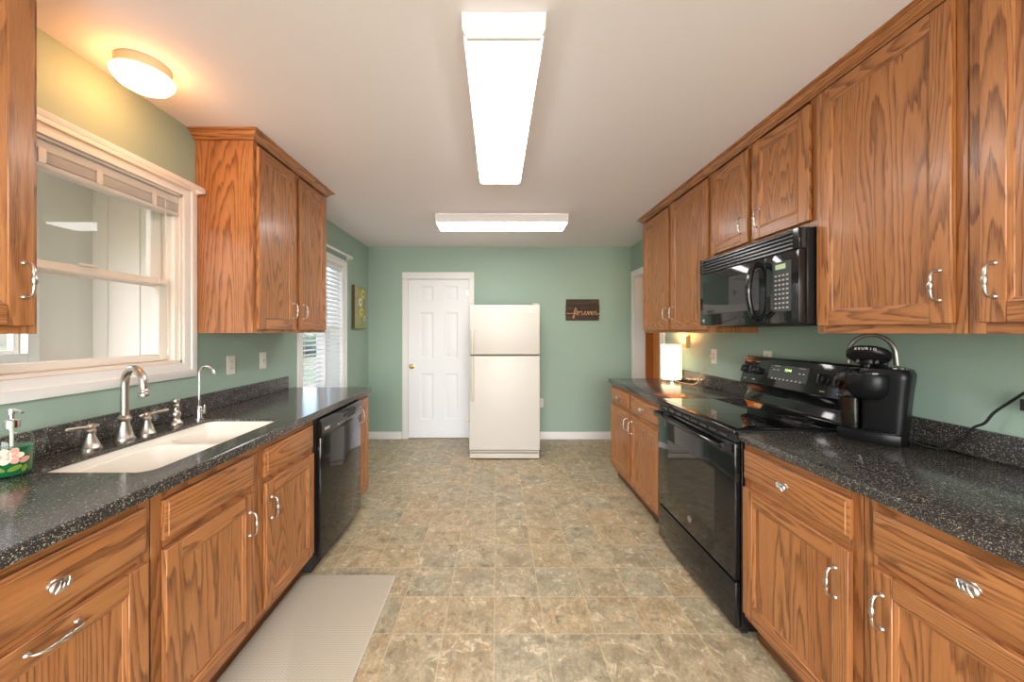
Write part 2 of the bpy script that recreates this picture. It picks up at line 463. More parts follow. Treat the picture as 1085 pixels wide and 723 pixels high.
b = MB(); b.box(-1.9, 3.0, YF, 6.0, -.06, 0, FLOOR); struct(b.build('floor', local=True))
b = MB(); b.box(-1.765, 2.6, YF - .1, 5.7, ZC, ZC + .08, CEIL); struct(b.build('ceiling'))
b = MB()
xa, xb = XL - WT, XL
b.box(xa, xb, YF, W1[0], 0, ZC, WALL); b.box(xa, xb, W1[0], W1[1], 0, W1[2], WALL); b.box(xa, xb, W1[0], W1[1], W1[3], ZC, WALL)
b.box(xa, xb, W1[1], W2[0], 0, ZC, WALL); b.box(xa, xb, W2[0], W2[1], 0, W2[2], WALL); b.box(xa, xb, W2[0], W2[1], W2[3], ZC, WALL)
b.box(xa, xb, W2[1], YB + .1, 0, ZC, WALL)
struct(b.build('wall_left'))
b = MB()
b.box(XL, DR[0], YB, YB + WT, 0, ZC, WALL); b.box(DR[1], XR + WT, YB, YB + WT, 0, ZC, WALL); b.box(DR[0], DR[1], YB, YB + WT, DR[2], ZC, WALL)
struct(b.build('wall_back'))
b = MB()
b.box(XR, XR + WT, YF, OP[0], 0, ZC, WALL); b.box(XR, XR + WT, OP[1], YB, 0, ZC, WALL); b.box(XR, XR + WT, OP[0], OP[1], OP[2], ZC, WALL)
struct(b.build('wall_right'))
b = MB()   # wall behind the photographer, with an opening added to let sky light in
b.box(XL, -1.3, YF - .1, YF, 0, ZC, WALL); b.box(1.4, XR, YF - .1, YF, 0, ZC, WALL); b.box(-1.3, 1.4, YF - .1, YF, 2.36, ZC, WALL); b.box(-1.3, 1.4, YF - .1, YF, 0, .33, WALL)
struct(b.build('wall_rear'))
# hall beyond the opening
b = MB(); b.box(2.37, 2.45, 2.2, 5.5, 0, ZC, HALL); struct(b.build('wall_hall_side'))
b = MB(); b.box(XR + WT, 2.45, 5.5, 5.58, 0, ZC, HALL); struct(b.build('wall_hall_end'))
b = MB(); b.box(XR + WT, 2.45, 2.1, 2.2, 0, ZC, WALL); struct(b.build('wall_hall_near'))

# baseboards
b = MB()
prof = [(0, 0), (-.014, 0), (-.014, .075), (-.008, .092), (0, .092)]
for x0, x1 in ((XL + .001, -1.205), (-.283, XR - .001)):
    b.prism([(YB + y, z) for y, z in prof], 0, x0, x1, WHITE)
struct(b.build('baseboard_back'))
b = MB(); b.prism([(XL - y, z) for y, z in prof], 1, 2.92, YB - .016, WHITE); struct(b.build('baseboard_left'))

# back door and its casing
def panel_door(x0, x1, z0, z1, yf, th, cols, rows, m):
    b = MB()
    outer = [(x0, yf, z0), (x1, yf, z0), (x1, yf, z1), (x0, yf, z1)]
    def rc(c, r, i, d): return [(c[0] + i, yf + d, r[0] + i), (c[1] - i, yf + d, r[0] + i), (c[1] - i, yf + d, r[1] - i), (c[0] + i, yf + d, r[1] - i)]
    holes = [rc(c, r, 0, 0) for c in cols for r in rows]
    b.plate(outer, holes, m)
    for c in cols:
        for r in rows:
            b.quadloop([rc(c, r, 0, 0), rc(c, r, .012, .009), rc(c, r, .022, .009), rc(c, r, .042, .003)], m, cap1=True)
    b.quadloop([outer, [(x, yf + th, z) for x, y, z in outer]], m, cap1=True)
    return b
d1 = struct(root('door_1', (-.737, YB, 0)))
b = panel_door(-1.123, -.351, .012, 2.035, YB + .012, .035, [(-.98, -.808), (-.667, -.495)], [(.244, .835), (1.027, 1.618), (1.763, 1.956)], DOORW)
b.build('door_leaf', d1)
b = MB()
for x0, x1 in ((-1.2, -1.122), (-.352, -.285)): b.box(x0, x1, YB - .018, YB - .0005, 0, 2.04, WHITE, .004)
b.box(-1.2, -.285, YB - .019, YB - .0005, 2.04, 2.128, WHITE, .004)
b.box(-1.128, -1.125, YB, YB + .1, 0, 2.04, WHITE); b.box(-.349, -.346, YB, YB + .1, 0, 2.04, WHITE); b.box(-1.128, -.346, YB, YB + .1, 2.036, 2.04, WHITE)
b.box(-1.128, -.346, YB + .05, YB + .1, .0, 2.036, WHITE)
b.build('door_frame', d1)
b = MB(); Mk = Matrix.Translation((-1.073, YB + .012, .927)) @ Matrix.Rotation(R(90), 4, 'X')
b.lathe([(.031, 0), (.031, .005), (.012, .010), (.012, .032), (.022, .038), (.029, .050), (.029, .060), (.02, .069), (.0, .071)], Mk, BRASS, 20, cap1=False)
b.box(-1.123, -1.118, YB + .006, YB + .016, .9, .955, BRASS)
tag(b.build('door_knob', d1), 'brass round knob')
b = MB()
for z in (1.82, .2): b.tube([(-.347, YB - .003, z), (-.347, YB - .003, z + .09)], .008, NICKEL, 10); b.box(-.385, -.35, YB + .002, YB + .012, z + .01, z + .08, NICKEL)
b.box(-.40, -.347, YB - .028, YB - .02, 1.87, 1.88, NICKEL); b.box(-.353, -.345, YB - .028, YB + .0, 1.87, 1.88, NICKEL)
b.build('hinge', d1)

# casing of the right-hand opening
b = MB()
for y0, y1 in ((3.70, OP[0]), (OP[1], 4.60)): b.box(XR - .018, XR - .0005, y0, y1, 0, OP[2], WHITE, .004)
b.box(XR - .019, XR - .0005, 3.70, 4.60, OP[2], OP[2] + .078, WHITE, .004)
b.box(XR - .0004, XR + WT, OP[0], OP[0] + .004, 0, OP[2], WHITE); b.box(XR - .0004, XR + WT, OP[1] - .004, OP[1], 0, OP[2], WHITE)
b.box(XR - .0004, XR + WT, OP[0], OP[1], OP[2] - .004, OP[2], WHITE)
struct(b.build('trim_1'))

# ------------------------------------------------------------------ windows
def casing(b, y0, y1, z0, z1, cw, m, x=XL):
    """picture-frame casing with a stepped profile round an opening"""
    p = [(0, 0), (0, .012), (.012, .016), (cw * .45, .016), (cw * .5, .022), (cw - .012, .022), (cw, .016), (cw, 0)]
    loops = []
    for o, h in p:
        loops.append([(x + .0005 + h, y0 - o, z0 - o), (x + .0005 + h, y1 + o, z0 - o), (x + .0005 + h, y1 + o, z1 + o), (x + .0005 + h, y0 - o, z1 + o)])
    b.quadloop(loops, m)
def ring(b, x0, x1, y0, y1, z0, z1, t, m, tb=None, tt=None, bev=.003):
    tb = tb or t; tt = tt or t
    b.box(x0, x1, y0, y0 + t, z0, z1, m, bev); b.box(x0, x1, y1 - t, y1, z0, z1, m, bev)
    b.box(x0, x1, y0 + t, y1 - t, z0, z0 + tb, m, bev); b.box(x0, x1, y0 + t, y1 - t, z1 - tt, z1, m, bev)
win1 = struct(root('window_1', (XL, 1.51, 1.13)))
b = MB(); casing(b, W1[0], W1[1], W1[2], W1[3], .077, WHITE); b.build('casing', win1)
b = MB()
e = .001
for args in ((W1[0] + e, W1[0] + .012, W1[2], W1[3]), (W1[1] - .012, W1[1] - e, W1[2], W1[3]), (W1[0], W1[1], W1[2] + e, W1[2] + .014), (W1[0], W1[1], W1[3] - .012, W1[3] - e)):
    b.box(XL - WT, XL + .001, args[0], args[1], args[2], args[3], PINE)
b.box(XL - .032, XL - .012, W1[1] - .03, W1[1] - .012, W1[2] + .014, W1[3], VINYL, .002)
b.build('window_jamb', win1)
ya, yb = W1[0] + .013, W1[1] - .013
b = MB(); ring(b, XL - .088, XL - .06, ya, yb, W1[2] + .015, 1.635, .052, VINYL, .034, .036)
b.box(XL - .061, XL - .045, ya + .02, yb - .02, 1.6, 1.61, VINYL, .003)
b.box(XL - .06, XL - .045, 1.47, 1.53, 1.635, 1.645, VINYL, .003)
lo = b.build('lower_sash', win1)
b = MB(); b.box(XL - .076, XL - .072, ya + .05, yb - .05, W1[2] + .045, 1.602, GLASS); b.build('glass', lo)
b = MB(); ring(b, XL - .122, XL - .094, ya, yb, 1.595, W1[3] - .013, .058, VINYL, .034, .04)
up = b.build('upper_sash', win1)
b = MB(); b.box(XL - .112, XL - .108, ya + .055, yb - .055, 1.625, W1[3] - .05, GLASS); b.build('glass', up)

win2 = struct(root('window_2', (XL, 3.46, .55)))
b = MB(); casing(b, W2[0], W2[1], W2[2], W2[3], .072, WHITE)
b.box(XL - .05, XL + .012, 3.449, 3.471, W2[2] + .002, W2[3] - .002, WHITE, .003)
for a0, a1, c0, c1 in ((W2[0] + e, W2[0] + .012, W2[2], W2[3]), (W2[1] - .012, W2[1] - e, W2[2], W2[3]), (W2[0], W2[1], W2[2] + e, W2[2] + .014), (W2[0], W2[1], W2[3] - .012, W2[3] - e)):
    b.box(XL - WT, XL + .001, a0, a1, c0, c1, WHITE)
b.build('casing', win2)
for a0, a1 in ((W2[0] + .013, 3.459), (3.461, W2[1] - .013)):
    b = MB(); ring(b, XL - .075, XL - .05, a0, a1, W2[2] + .015, W2[3] - .013, .012, VINYL)
    b.box(XL - .075, XL - .05, a0 + .012, a1 - .012, 1.40, 1.43, VINYL, .003)
    sa = b.build('sash', win2)
    b = MB(); b.box(XL - .064, XL - .061, a0 + .011, a1 - .011, W2[2] + .026, W2[3] - .024, GLASS); b.build('glass', sa)

# sunroom beyond the sink window
b = MB(); b.box(-3.08, XL - WT - .001, -.1, 2.78, 2.5, 2.56, PORCH); struct(b.build('ceiling_sunroom'))  # unseen partial roof, its length set to cut sky light on the sunroom walls
b = MB()
b.box(-3.08, -3.0, -1.0, 1.35, 0, 2.5, PORCH); b.box(-3.08, -3.0, 2.31, 2.72, 0, 2.5, PORCH); b.box(-3.08, -3.0, 1.35, 2.31, 0, 1.22, PORCH); b.box(-3.08, -3.0, 1.35, 2.31, 2.15, 2.5, PORCH)
struct(b.build('wall_sunroom_side'))
b = MB(); b.box(-3.0, XL - WT, 2.7, 2.78, 0, 2.5, PORCH)
for k in range(5): b.box(-2.9 + k * .24, -2.885 + k * .24, 2.694, 2.7, 0, 2.5, PORCH, .003)
struct(b.build('wall_sunroom_end'))
b = MB(); b.box(-3.08, XL - WT - .28, -1.0, 2.78, -.05, 0, ROADM); struct(b.build('floor_sunroom'))
win3 = struct(root('window_3', (-3.0, 1.83, 1.2)))
b = MB(); ring(b, -2.999, -2.975, 1.29, 2.367, 1.17, 2.2, .06, WHITE); ring(b, -3.07, -3.03, 1.352, 2.308, 1.222, 2.148, .03, VINYL); b.build('window_frame', win3)
b = MB(); b.box(-3.052, -3.048, 1.38, 2.28, 1.25, 2.12, GLASS); b.build('glass', win3)

# outdoors
b = MB(); b.box(-60, -3.1, -30, 60, -.45, -.35, LAWN); b.box(-3.1, -1.92, 2.9, 60, -.45, -.35, LAWN); struct(b.build('ground', local=True))
b = MB()
for k in range(240):
    t = k / 240; x = -14 + random.uniform(-.6, .6); y = 17 + 28 * t
    rr = random.uniform(.5, .95); z = -.35 + random.uniform(0.1, 1.0)
    Mh = Matrix.Translation((x, y, z)) @ Matrix.Diagonal((rr, rr, rr, 1))
    r = bmesh.ops.create_icosphere(b.bm, subdivisions=2, radius=1, matrix=Mh)
    for v in r['verts']: v.co += Vector((random.uniform(-.08, .08), random.uniform(-.08, .08), random.uniform(-.08, .08)))
    b._fin(HEDGE)
tag(b.build('hedge'), 'dark hedge across the lawn, seen through the open blind slats', 'hedge', kind='stuff')

# ------------------------------------------------------------------ oak cabinet kit
def member(b, s, xf, w0, w1, y0, y1, z0, z1, grain, bevel=.0022, m=None):
    b.box(xf + s * w0, xf + s * w1, y0, y1, z0, z1, m or OAK, bevel, grain)
def door_mesh(s, xf, y0, y1, z0, z1, sw=.056, t=.02):
    b = MB()
    member(b, s, xf, .001, t, y0, y0 + sw, z0, z1, 2); member(b, s, xf, .001, t, y1 - sw, y1, z0, z1, 2)
    member(b, s, xf, .001, t, y0 + sw, y1 - sw, z0, z0 + sw, 1); member(b, s, xf, .001, t, y0 + sw, y1 - sw, z1 - sw, z1, 1)
    member(b, s, xf, .002, t - .0085, y0 + sw - .004, y1 - sw + .004, z0 + sw - .004, z1 - sw + .004, 2, 0)
    def lp(i, h): return [(xf + s * h, y0 + sw + i, z0 + sw + i), (xf + s * h, y1 - sw - i, z0 + sw + i), (xf + s * h, y1 - sw - i, z1 - sw - i), (xf + s * h, y0 + sw + i, z1 - sw - i)]
    L = [lp(-.001, t - .003), lp(.003, t - .003), lp(.006, t - .0052), lp(.011, t - .0062), lp(.012, t - .0085)]
    for k in range(4):
        j = (k + 1) % 4
        b.quadloop([[l[k], l[j]] for l in L], OAK, closed=False, grain=1 if k in (0, 2) else 2)
    return b
def drawer_mesh(s, xf, y0, y1, z0, z1, t=.02):
    b = MB()
    def lp(i, h): return [(xf + s * h, y0 + i, z0 + i), (xf + s * h, y1 - i, z0 + i), (xf + s * h, y1 - i, z1 - i), (xf + s * h, y0 + i, z1 - i)]
    b.quadloop([lp(0, .001), lp(0, .0125), lp(.003, .0150), lp(.009, .0165), lp(.011, .0195), lp(.013, t)], OAK, True, True, grain=1)
    return b
def pull(s, xf, y, z, vertical=True, L=.094):
    """arched cast pull with a thicker middle"""
    b = MB(); h = L / 2
    prof = [(-h, 0, .0042), (-h, .010, .0036), (-h * .93, .020, .0036), (-h * .72, .0265, .0042), (-h * .45, .0285, .0050), (-h * .3, .029, .0040), (-h * .2, .029, .0062), (0, .0295, .0078), (h * .2, .029, .0062), (h * .3, .029, .0040), (h * .45, .0285, .0050), (h * .72, .0265, .0042), (h * .93, .020, .0036), (h, .010, .0036), (h, 0, .0042)]
    pts = [(xf + s * o, y, z + a) if vertical else (xf + s * o, y + a, z) for a, o, r in prof]
    b.tube(pts, [r for a, o, r in prof], NICKEL, 10, smooth=3)
    for q in (-h, h):
        p = (xf, y, z + q) if vertical else (xf, y + q, z)
        b.lathe([(.0075, -.0005), (.0075, .002), (.0045, .006)], axis_x(s, p), NICKEL, 12)
    return b
def knob(s, xf, y, z):
    b = MB()
    b.lathe([(.010, -.0005), (.010, .002), (.008, .004), (.0075, .009), (.012, .012), (.0155, .016), (.0165, .020), (.0145, .0245), (.008, .0275), (.0, .028)], axis_x(s, (xf, y, z)), NICKEL, 20, cap1=False, sy=1.32)
    for k in (-1, 0, 1):
        b.tube([(xf + s * .0245, y + k * .009 - .005, z - .011), (xf + s * .0275, y + k * .009, z), (xf + s * .0245, y + k * .009 + .005, z + .011)], .0018, NICKEL, 6)
    return b
DT = .02
def add_door(rt, s, xf, y0, y1, z0, z1, hy=None, hz=None, vertical=True, name='door'):
    d = door_mesh(s, xf, y0, y1, z0, z1).build(name, rt)
    if hy is not None: pull(s, xf + s * DT, hy, hz, vertical).build('handle', d)
    return d
def add_drawer(rt, s, xf, y0, y1, z0, z1, with_knob=True, name='drawer'):
    d = drawer_mesh(s, xf, y0, y1, z0, z1).build(name, rt)
    if with_knob: knob(s, xf + s * DT, (y0 + y1) / 2, (z0 + z1) / 2).build('knob', d)
    return d
def wall_cab(s, xw, xf, y0, y1, z0, z1, label, group, stiles=()):
    """solid-looking carcass with a face frame; returns the Empty"""
    rt = root('wall_cabinet', ((xw + xf) / 2, (y0 + y1) / 2, z0), label, 'cabinet', group)
    b = MB(); y0 += .0008; y1 -= .0008; xw += s * .001
    xm = xf - s * .019
    b.box(xw, xm, y0, y0 + .015, z0, z1, OAK, 0, 2); b.box(xw, xm, y1 - .015, y1, z0, z1, OAK, 0, 2)
    b.box(xw, xm, y0 + .015, y1 - .015, z0 + .012, z0 + .028, OAK, 0, 1); b.box(xw, xm, y0 + .015, y1 - .015, z1 - .016, z1, OAK, 0, 1)
    b.box(xw, xw + s * .006, y0 + .015, y1 - .015, z0, z1, OAK, 0, 2)
    fw = .038
    b.box(xm, xf, y0, y0 + fw, z0, z1, OAK, .001, 2); b.box(xm, xf, y1 - fw, y1, z0, z1, OAK, .001, 2)
    b.box(xm, xf, y0 + fw, y1 - fw, z0, z0 + fw, OAK, .001, 1); b.box(xm, xf, y0 + fw, y1 - fw, z1 - fw, z1, OAK, .001, 1)
    for y in stiles: b.box(xm, xf + s * .0006, y - .045, y + .045, z0 + fw, z1 - fw, OAK, .001, 2)
    b.build('carcass', rt)
    return rt
def base_cab(s, xw, xf, y0, y1, label, group, stiles=(), rail=.705, top=CB):
    rt = root('base_cabinet', ((xw + xf) / 2, (y0 + y1) / 2, 0), label, 'cabinet', group)
    b = MB(); y0 += .0008; y1 -= .0008; xw += s * .001; zb = .105; top -= .0005
    xm = xf - s * .019
    b.box(xw, xm, y0, y0 + .015, zb, top, OAK, 0, 2); b.box(xw, xm, y1 - .015, y1, zb, top, OAK, 0, 2)
    b.box(xw, xm, y0 + .015, y1 - .015, zb, zb + .016, OAK, 0, 1); b.box(xw, xw + s * .006, y0 + .015, y1 - .015, zb, top, OAK, 0, 2)
    fw = .038
    b.box(xm, xf, y0, y0 + fw, zb, top, OAK, .001, 2); b.box(xm, xf, y1 - fw, y1, zb, top, OAK, .001, 2)
    b.box(xm, xf, y0 + fw, y1 - fw, zb, zb + fw, OAK, .001, 1); b.box(xm, xf, y0 + fw, y1 - fw, top - fw, top, OAK, .001, 1)
    if rail: b.box(xm, xf, y0 + fw, y1 - fw, rail - .02, rail + .02, OAK, .001, 1)
    for y in stiles: b.box(xm, xf + s * .0006, y - .045, y + .045, zb + fw, top - fw, OAK, .001, 2)
    b.build('carcass', rt)
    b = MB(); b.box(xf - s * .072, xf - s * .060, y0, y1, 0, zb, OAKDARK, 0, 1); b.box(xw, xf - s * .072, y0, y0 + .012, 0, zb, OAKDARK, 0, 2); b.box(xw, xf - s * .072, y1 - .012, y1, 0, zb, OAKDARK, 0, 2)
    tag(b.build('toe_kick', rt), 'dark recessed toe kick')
    return rt
def crown(path, label, out=.052, z1=ZC, hgt=.045):
    """cove crown swept along a 2-D path with mitred corners; offset to the left of travel"""
    prof = [(0.0005, z1 - hgt), (.012, z1 - hgt), (.014, z1 - hgt + .005), (.012, z1 - hgt + .009), (.016, z1 - hgt + .011), (.021, z1 - hgt + .014), (.030, z1 - hgt + .022), (.035, z1 - .016), (.036, z1 - .012), (.046, z1 - .011), (out, z1 - .008), (out, z1 - .0008), (0.0005, z1 - .0008)]
    pts = [Vector(p) for p in path]
    def offs(i):
        def nrm(a, c): d = (c - a).normalized(); return Vector((-d.y, d.x))
        if i == 0: return nrm(pts[0], pts[1])
        if i == len(pts) - 1: return nrm(pts[-2], pts[-1])
        n1, n2 = nrm(pts[i - 1], pts[i]), nrm(pts[i], pts[i + 1]); m = (n1 + n2).normalized()
        return m / m.dot(n1)
    b = MB()
    for i in range(len(pts) - 1):
        L0 = [(*(pts[i] + offs(i) * o), z) for o, z in prof]; L1 = [(*(pts[i + 1] + offs(i + 1) * o), z) for o, z in prof]
        d = pts[i + 1] - pts[i]
        b.quadloop([L0, L1], OAK, i == 0, i == len(pts) - 2, grain=0 if abs(d.x) > abs(d.y) else 1)
    return tag(b.build('crown_molding'), label, 'moulding')

UB, UT = 1.36, 2.448     # wall cabinet bottom, top
# --- left wall cabinets (face +X)
GL, GR = 'oak cabinets along the window wall', 'oak cabinets along the range wall'
XUL = -1.32
c = wall_cab(1, XL, XUL, 1.97, 2.80, UB, UT, 'tall two-door oak wall cabinet hung between the sink window and the window with blinds', GL, (2.385,))
add_door(c, 1, XUL, 1.992, 2.362, UB + .02, 2.385, 2.325, 1.50)
add_door(c, 1, XUL, 2.408, 2.776, UB + .02, 2.385, 2.447, 1.50)
crown([(XL + .001, 2.8005), (XUL + .0005, 2.8005), (XUL + .0005, 1.9695), (XL + .001, 1.9695)], 'short oak crown moulding round the cabinet between the two windows')
c = wall_cab(1, XL, XUL, .56, 1.045, UB, UT, 'oak wall cabinet on the near side of the sink window, mostly out of frame', GL)
add_door(c, 1, XUL, .59, 1.0235, UB + .022, 2.385, 1.0, 1.508)
crown([(XUL + .0005, 1.0455), (XUL + .0005, .56)], 'oak crown moulding on the cabinet before the sink window, above the frame')
# --- right wall cabinets (face -X)
XUR = 1.415
c = wall_cab(-1, XR, XUR, 2.385, 3.48, UB, UT, 'tall two-door oak wall cabinet above the glowing table lamp', GR, (2.93,))
add_door(c, -1, XUR, 2.41, 2.915, UB + .022, 2.385, 2.875, 1.515)
add_door(c, -1, XUR, 2.95, 3.455, UB + .022, 2.385, 2.99, 1.515)
c = wall_cab(-1, XR, XUR, 1.60, 2.383, 1.835, UT, 'short two-door oak wall cabinet directly above the black microwave', GR, (2.003,))
add_door(c, -1, XUR, 1.625, 1.985, 1.865, 2.385, 1.93, 1.97)
add_door(c, -1, XUR, 2.02, 2.362, 1.865, 2.385, 2.057, 1.97)
c = wall_cab(-1, XR, XUR, 1.09, 1.598, UB, UT, 'wide single-door oak wall cabinet between the microwave and the picture edge', GR)
add_door(c, -1, XUR, 1.1165, 1.584, UB + .032, 2.395, 1.145, 1.512)
c = wall_cab(-1, XR, XUR, .56, 1.088, UB, UT, 'oak wall cabinet cut off by the picture edge above the coffee maker cord', GR)
add_door(c, -1, XUR, .59, 1.051, UB + .032, 2.395, 1.018, 1.512)
crown([(XUR - .0005, .56), (XUR - .0005, 3.4805), (XR - .001, 3.4805)], 'long oak crown moulding running above the microwave cabinets')

# --- left base cabinets
XBL = -1.035
c = base_cab(1, XL, XBL, .56, 1.085, 'oak base cabinet with a knobbed drawer over a door with horizontal pull', GL)
add_drawer(c, 1, XBL, .60, 1.061, .722, .852)
add_door(c, 1, XBL, .60, 1.061, .135, .693, .832, .666, False)
c = base_cab(1, XL, XBL, 1.087, 2.05, 'wide two-door oak sink base cabinet with two false drawer fronts', GL, (1.567,))
add_drawer(c, 1, XBL, 1.119, 1.528, .722, .846, False, 'false_drawer_front'); add_drawer(c, 1, XBL, 1.607, 2.025, .722, .846, False, 'false_drawer_front')
add_door(c, 1, XBL, 1.119, 1.528, .135, .693, 1.497, .573); add_door(c, 1, XBL, 1.607, 2.025, .135, .693, 1.642, .573)
c = base_cab(1, XL, XBL, 2.668, 2.905, 'narrow oak base cabinet with one full-height door beyond the dishwasher', GL, rail=None)
add_door(c, 1, XBL, 2.685, 2.885, .135, .85, 2.712, .735)

# --- right base cabinets
XBR = 1.10
c = base_cab(-1, XR, XBR, 1.089, 1.610, 'oak base cabinet with drawer and door standing directly beside the black range', GR)
add_drawer(c, -1, XBR, 1.117, 1.595, .726, .850); add_door(c, -1, XBR, 1.117, 1.595, .138, .690, 1.158, .567)
c = base_cab(-1, XR, XBR, .56, 1.087, 'oak base cabinet cut off by the picture edge, below the bare stretch of counter', GR)
add_drawer(c, -1, XBR, .59, 1.049, .726, .850); add_door(c, -1, XBR, .59, 1.049, .138, .690, 1.018, .580)
c = base_cab(-1, XR, XBR, 2.392, 3.46, 'two-door two-drawer oak base cabinet on the lamp side of the range', GR, (2.955,))
add_drawer(c, -1, XBR, 2.43, 2.935, .726, .850); add_door(c, -1, XBR, 2.43, 2.935, .138, .690, 2.90, .60)
add_drawer(c, -1, XBR, 2.975, 3.435, .726, .850); add_door(c, -1, XBR, 2.975, 3.435, .138, .690, 3.01, .60)

# ------------------------------------------------------------------ countertops
XCL, XCR = -1.0, 1.07
SK = (-1.462, -1.098, 1.145, 1.855)   # sink cut-out
def counter(x0, x1, y0, y1, label, hole=None, splash=None, front=None):
    rt = root('countertop', ((x0 + x1) / 2, (y0 + y1) / 2, CB), label, 'countertop', 'speckled black countertops')
    b = MB()
    if hole is None:
        b.box(x0, x1, y0, y1, CB, CT, COUNTER, .005, seg=2)
    else:
        o = [(x0, y0), (x1, y0), (x1, y1), (x0, y1)]; h = rrect(*hole, .045, 0)
        i_ = .004
        oo = [(x0, y0 + i_), (x1 - i_, y0 + i_), (x1 - i_, y1 - i_), (x0, y1 - i_)]
        b.plate([(x, y, CT) for x, y in oo], [[(x, y, CT) for x, y, _ in h]], COUNTER)
        b.plate([(x, y, CT - .013) for x, y in o], [[(x, y, CT - .013) for x, y, _ in h]], COUNTER)
        b.quadloop([[(x, y, CT) for x, y, _ in h], [(x, y, CT - .013) for x, y, _ in h]], COUNTER)
        b.quadloop([[(x, y, CT) for x, y in oo], [(x, y, CT - .004) for x, y in o], [(x, y, CT - .013) for x, y in o]], COUNTER)
        b.box(x1 - .03, x1, y0, y1, CB, CT - .013, COUNTER); b.box(x0, x0 + .03, y0, y1, CB, CT - .013, COUNTER)
        b.box(x0 + .03, x1 - .03, y0, y0 + .03, CB, CT - .013, COUNTER); b.box(x0 + .03, x1 - .03, y1 - .03, y1, CB, CT - .013, COUNTER)
    b.build('counter_slab', rt)
    xs0, xs1, ys0, ys1 = splash
    b = MB(); b.box(xs0, xs1, ys0, ys1, CT + .0005, 1.02, COUNTER, .002); b.build('backsplash', rt)
    return rt
counter(XL + .001, XCL, .545, 2.915, 'speckled black countertop holding the white sink', SK, (XL + .001, XL + .02, .545, 2.825))
counter(XCR, XR - .001, .545, 1.612, 'speckled black countertop under the coffee maker', None, (XR - .02, XR - .001, .545, 1.612))
counter(XCR, XR - .001, 2.388, 3.475, 'speckled black countertop under the glowing table lamp', None, (XR - .02, XR - .001, 2.388, 3.47))

# sink: shared rim, two bowls
rt = root('sink', (-1.28, 1.5, .70), 'off-white double-bowl sink set under the speckled counter', 'sink')
zt = CT - .0135
x0, x1, y0, y1 = SK[0] - .004, SK[1] + .004, SK[2] - .004, SK[3] + .004
b = MB()
rim = rrect(x0 - .02, x1 + .02, y0 - .02, y1 + .02, .055, zt)
o1 = rrect(x0, x1, y0, y1, .048, zt); o2 = rrect(x0 + .008, x1 - .008, y0 + .008, y1 - .008, .045, .882)
b.quadloop([rim, o1, o2], SINKW)
bowls = [(x0 + .012, x1 - .012, y0 + .012, 1.558), (x0 + .012, x1 - .012, 1.592, y1 - .012)]
b.plate(o2, [rrect(*q, .05, .882) for q in bowls], SINKW)
for q in bowls:
    def ins(i, z, r): return rrect(q[0] + i, q[1] - i, q[2] + i, q[3] - i, r, z)
    b.quadloop([ins(0, .882, .05), ins(.004, .876, .05), ins(.014, .76, .05), ins(.022, .738, .05), ins(.045, .725, .045), ins(.13, .722, .02)], SINKW, cap1=True)
b.build('basin', rt, recalc=False)
for q in bowls:
    cx, cy = (q[0] + q[1]) / 2, (q[2] + q[3]) / 2
    b = MB(); b.lathe([(.048, .7225), (.048, .726), (.038, .7265), (.034, .7235), (.0, .7232)], Matrix.Translation((cx, cy, 0)), CHROME, 24, cap1=False); b.build('drain', rt)

# ------------------------------------------------------------------ taps
FX, FY = -1.531, 1.496
rt = root('faucet', (FX, FY, CT), 'brushed nickel gooseneck faucet with two lever handles behind the sink', 'faucet')
T0 = Matrix.Translation((FX, FY, CT + .0005))
b = MB()
b.lathe([(.034, 0), (.034, .006), (.030, .012), (.024, .035), (.0165, .065), (.0155, .075), (.022, .082), (.023, .09), (.018, .098), (.014, .102)], T0, NICKEL, 24)
d = Vector((.94, -.34, 0)).normalized(); Z = Vector((0, 0, 1)); P = Vector((FX, FY, CT))
rad = .064; path = [P + Z * .10, P + Z * .16, P + Z * .225]
for k in range(1, 13):
    a = math.pi * k / 12 * 1.0
    path.append(P + d * (rad - rad * math.cos(a)) + Z * (.228 + rad * 1.05 * math.sin(a)))
path.append(P + d * (2 * rad + .002) + Z * .205)
b.tube(path, [.0138] * len(path), NICKEL, 16)
E = P + d * (2 * rad + .002) + Z * .187
b.lathe([(.011, -.004), (.0165, 0), (.0175, .008), (.0145, .014), (.0175, .018), (.0165, .024), (.014, .028)], Matrix.Translation(E), NICKEL, 18)
b.build('spout', rt)
for hx, hy, ld in ((-1.535, 1.375, Vector((-.2, -.98, .05))), (-1.514, 1.575, Vector((.55, .83, .12)))):
    b = MB(); Mh = Matrix.Translation((hx, hy, CT + .0005))
    b.lathe([(.031, 0), (.031, .005), (.027, .010), (.020, .030), (.0125, .052), (.0115, .06), (.015, .065), (.015, .071), (.011, .076), (.0135, .082), (.0135, .09), (.008, .095), (.0, .096)], Mh, NICKEL, 22, cap1=False)
    ld.normalize(); Q = Vector((hx, hy, CT + .086))
    b.tube([Q - ld * .024, Q - ld * .016, Q, Q + ld * .03, Q + ld * .065, Q + ld * .072], [.004, .0065, .006, .0055, .0068, .003], NICKEL, 12, smooth=2)
    b.build('handle', rt)
b = MB(); Ms = Matrix.Translation((-1.545, 1.752, CT + .0005))
b.lathe([(.027, 0), (.027, .005), (.023, .011), (.016, .02), (.014, .028), (.019, .04), (.0195, .05), (.013, .062), (.010, .068), (.0115, .086), (.0135, .09), (.011, .095), (.015, .104), (.0165, .112), (.013, .120), (.0, .123)], Ms, NICKEL, 22, cap1=False)
tag(b.build('side_sprayer'), 'short brushed nickel side sprayer standing between the lever handle and the filter tap', 'sprayer')
rt = root('filter_faucet', (-1.50, 1.842, CT), 'slim chrome drinking-water tap at the far corner of the sink', 'faucet')
b = MB(); fx, fy = -1.507, 1.842
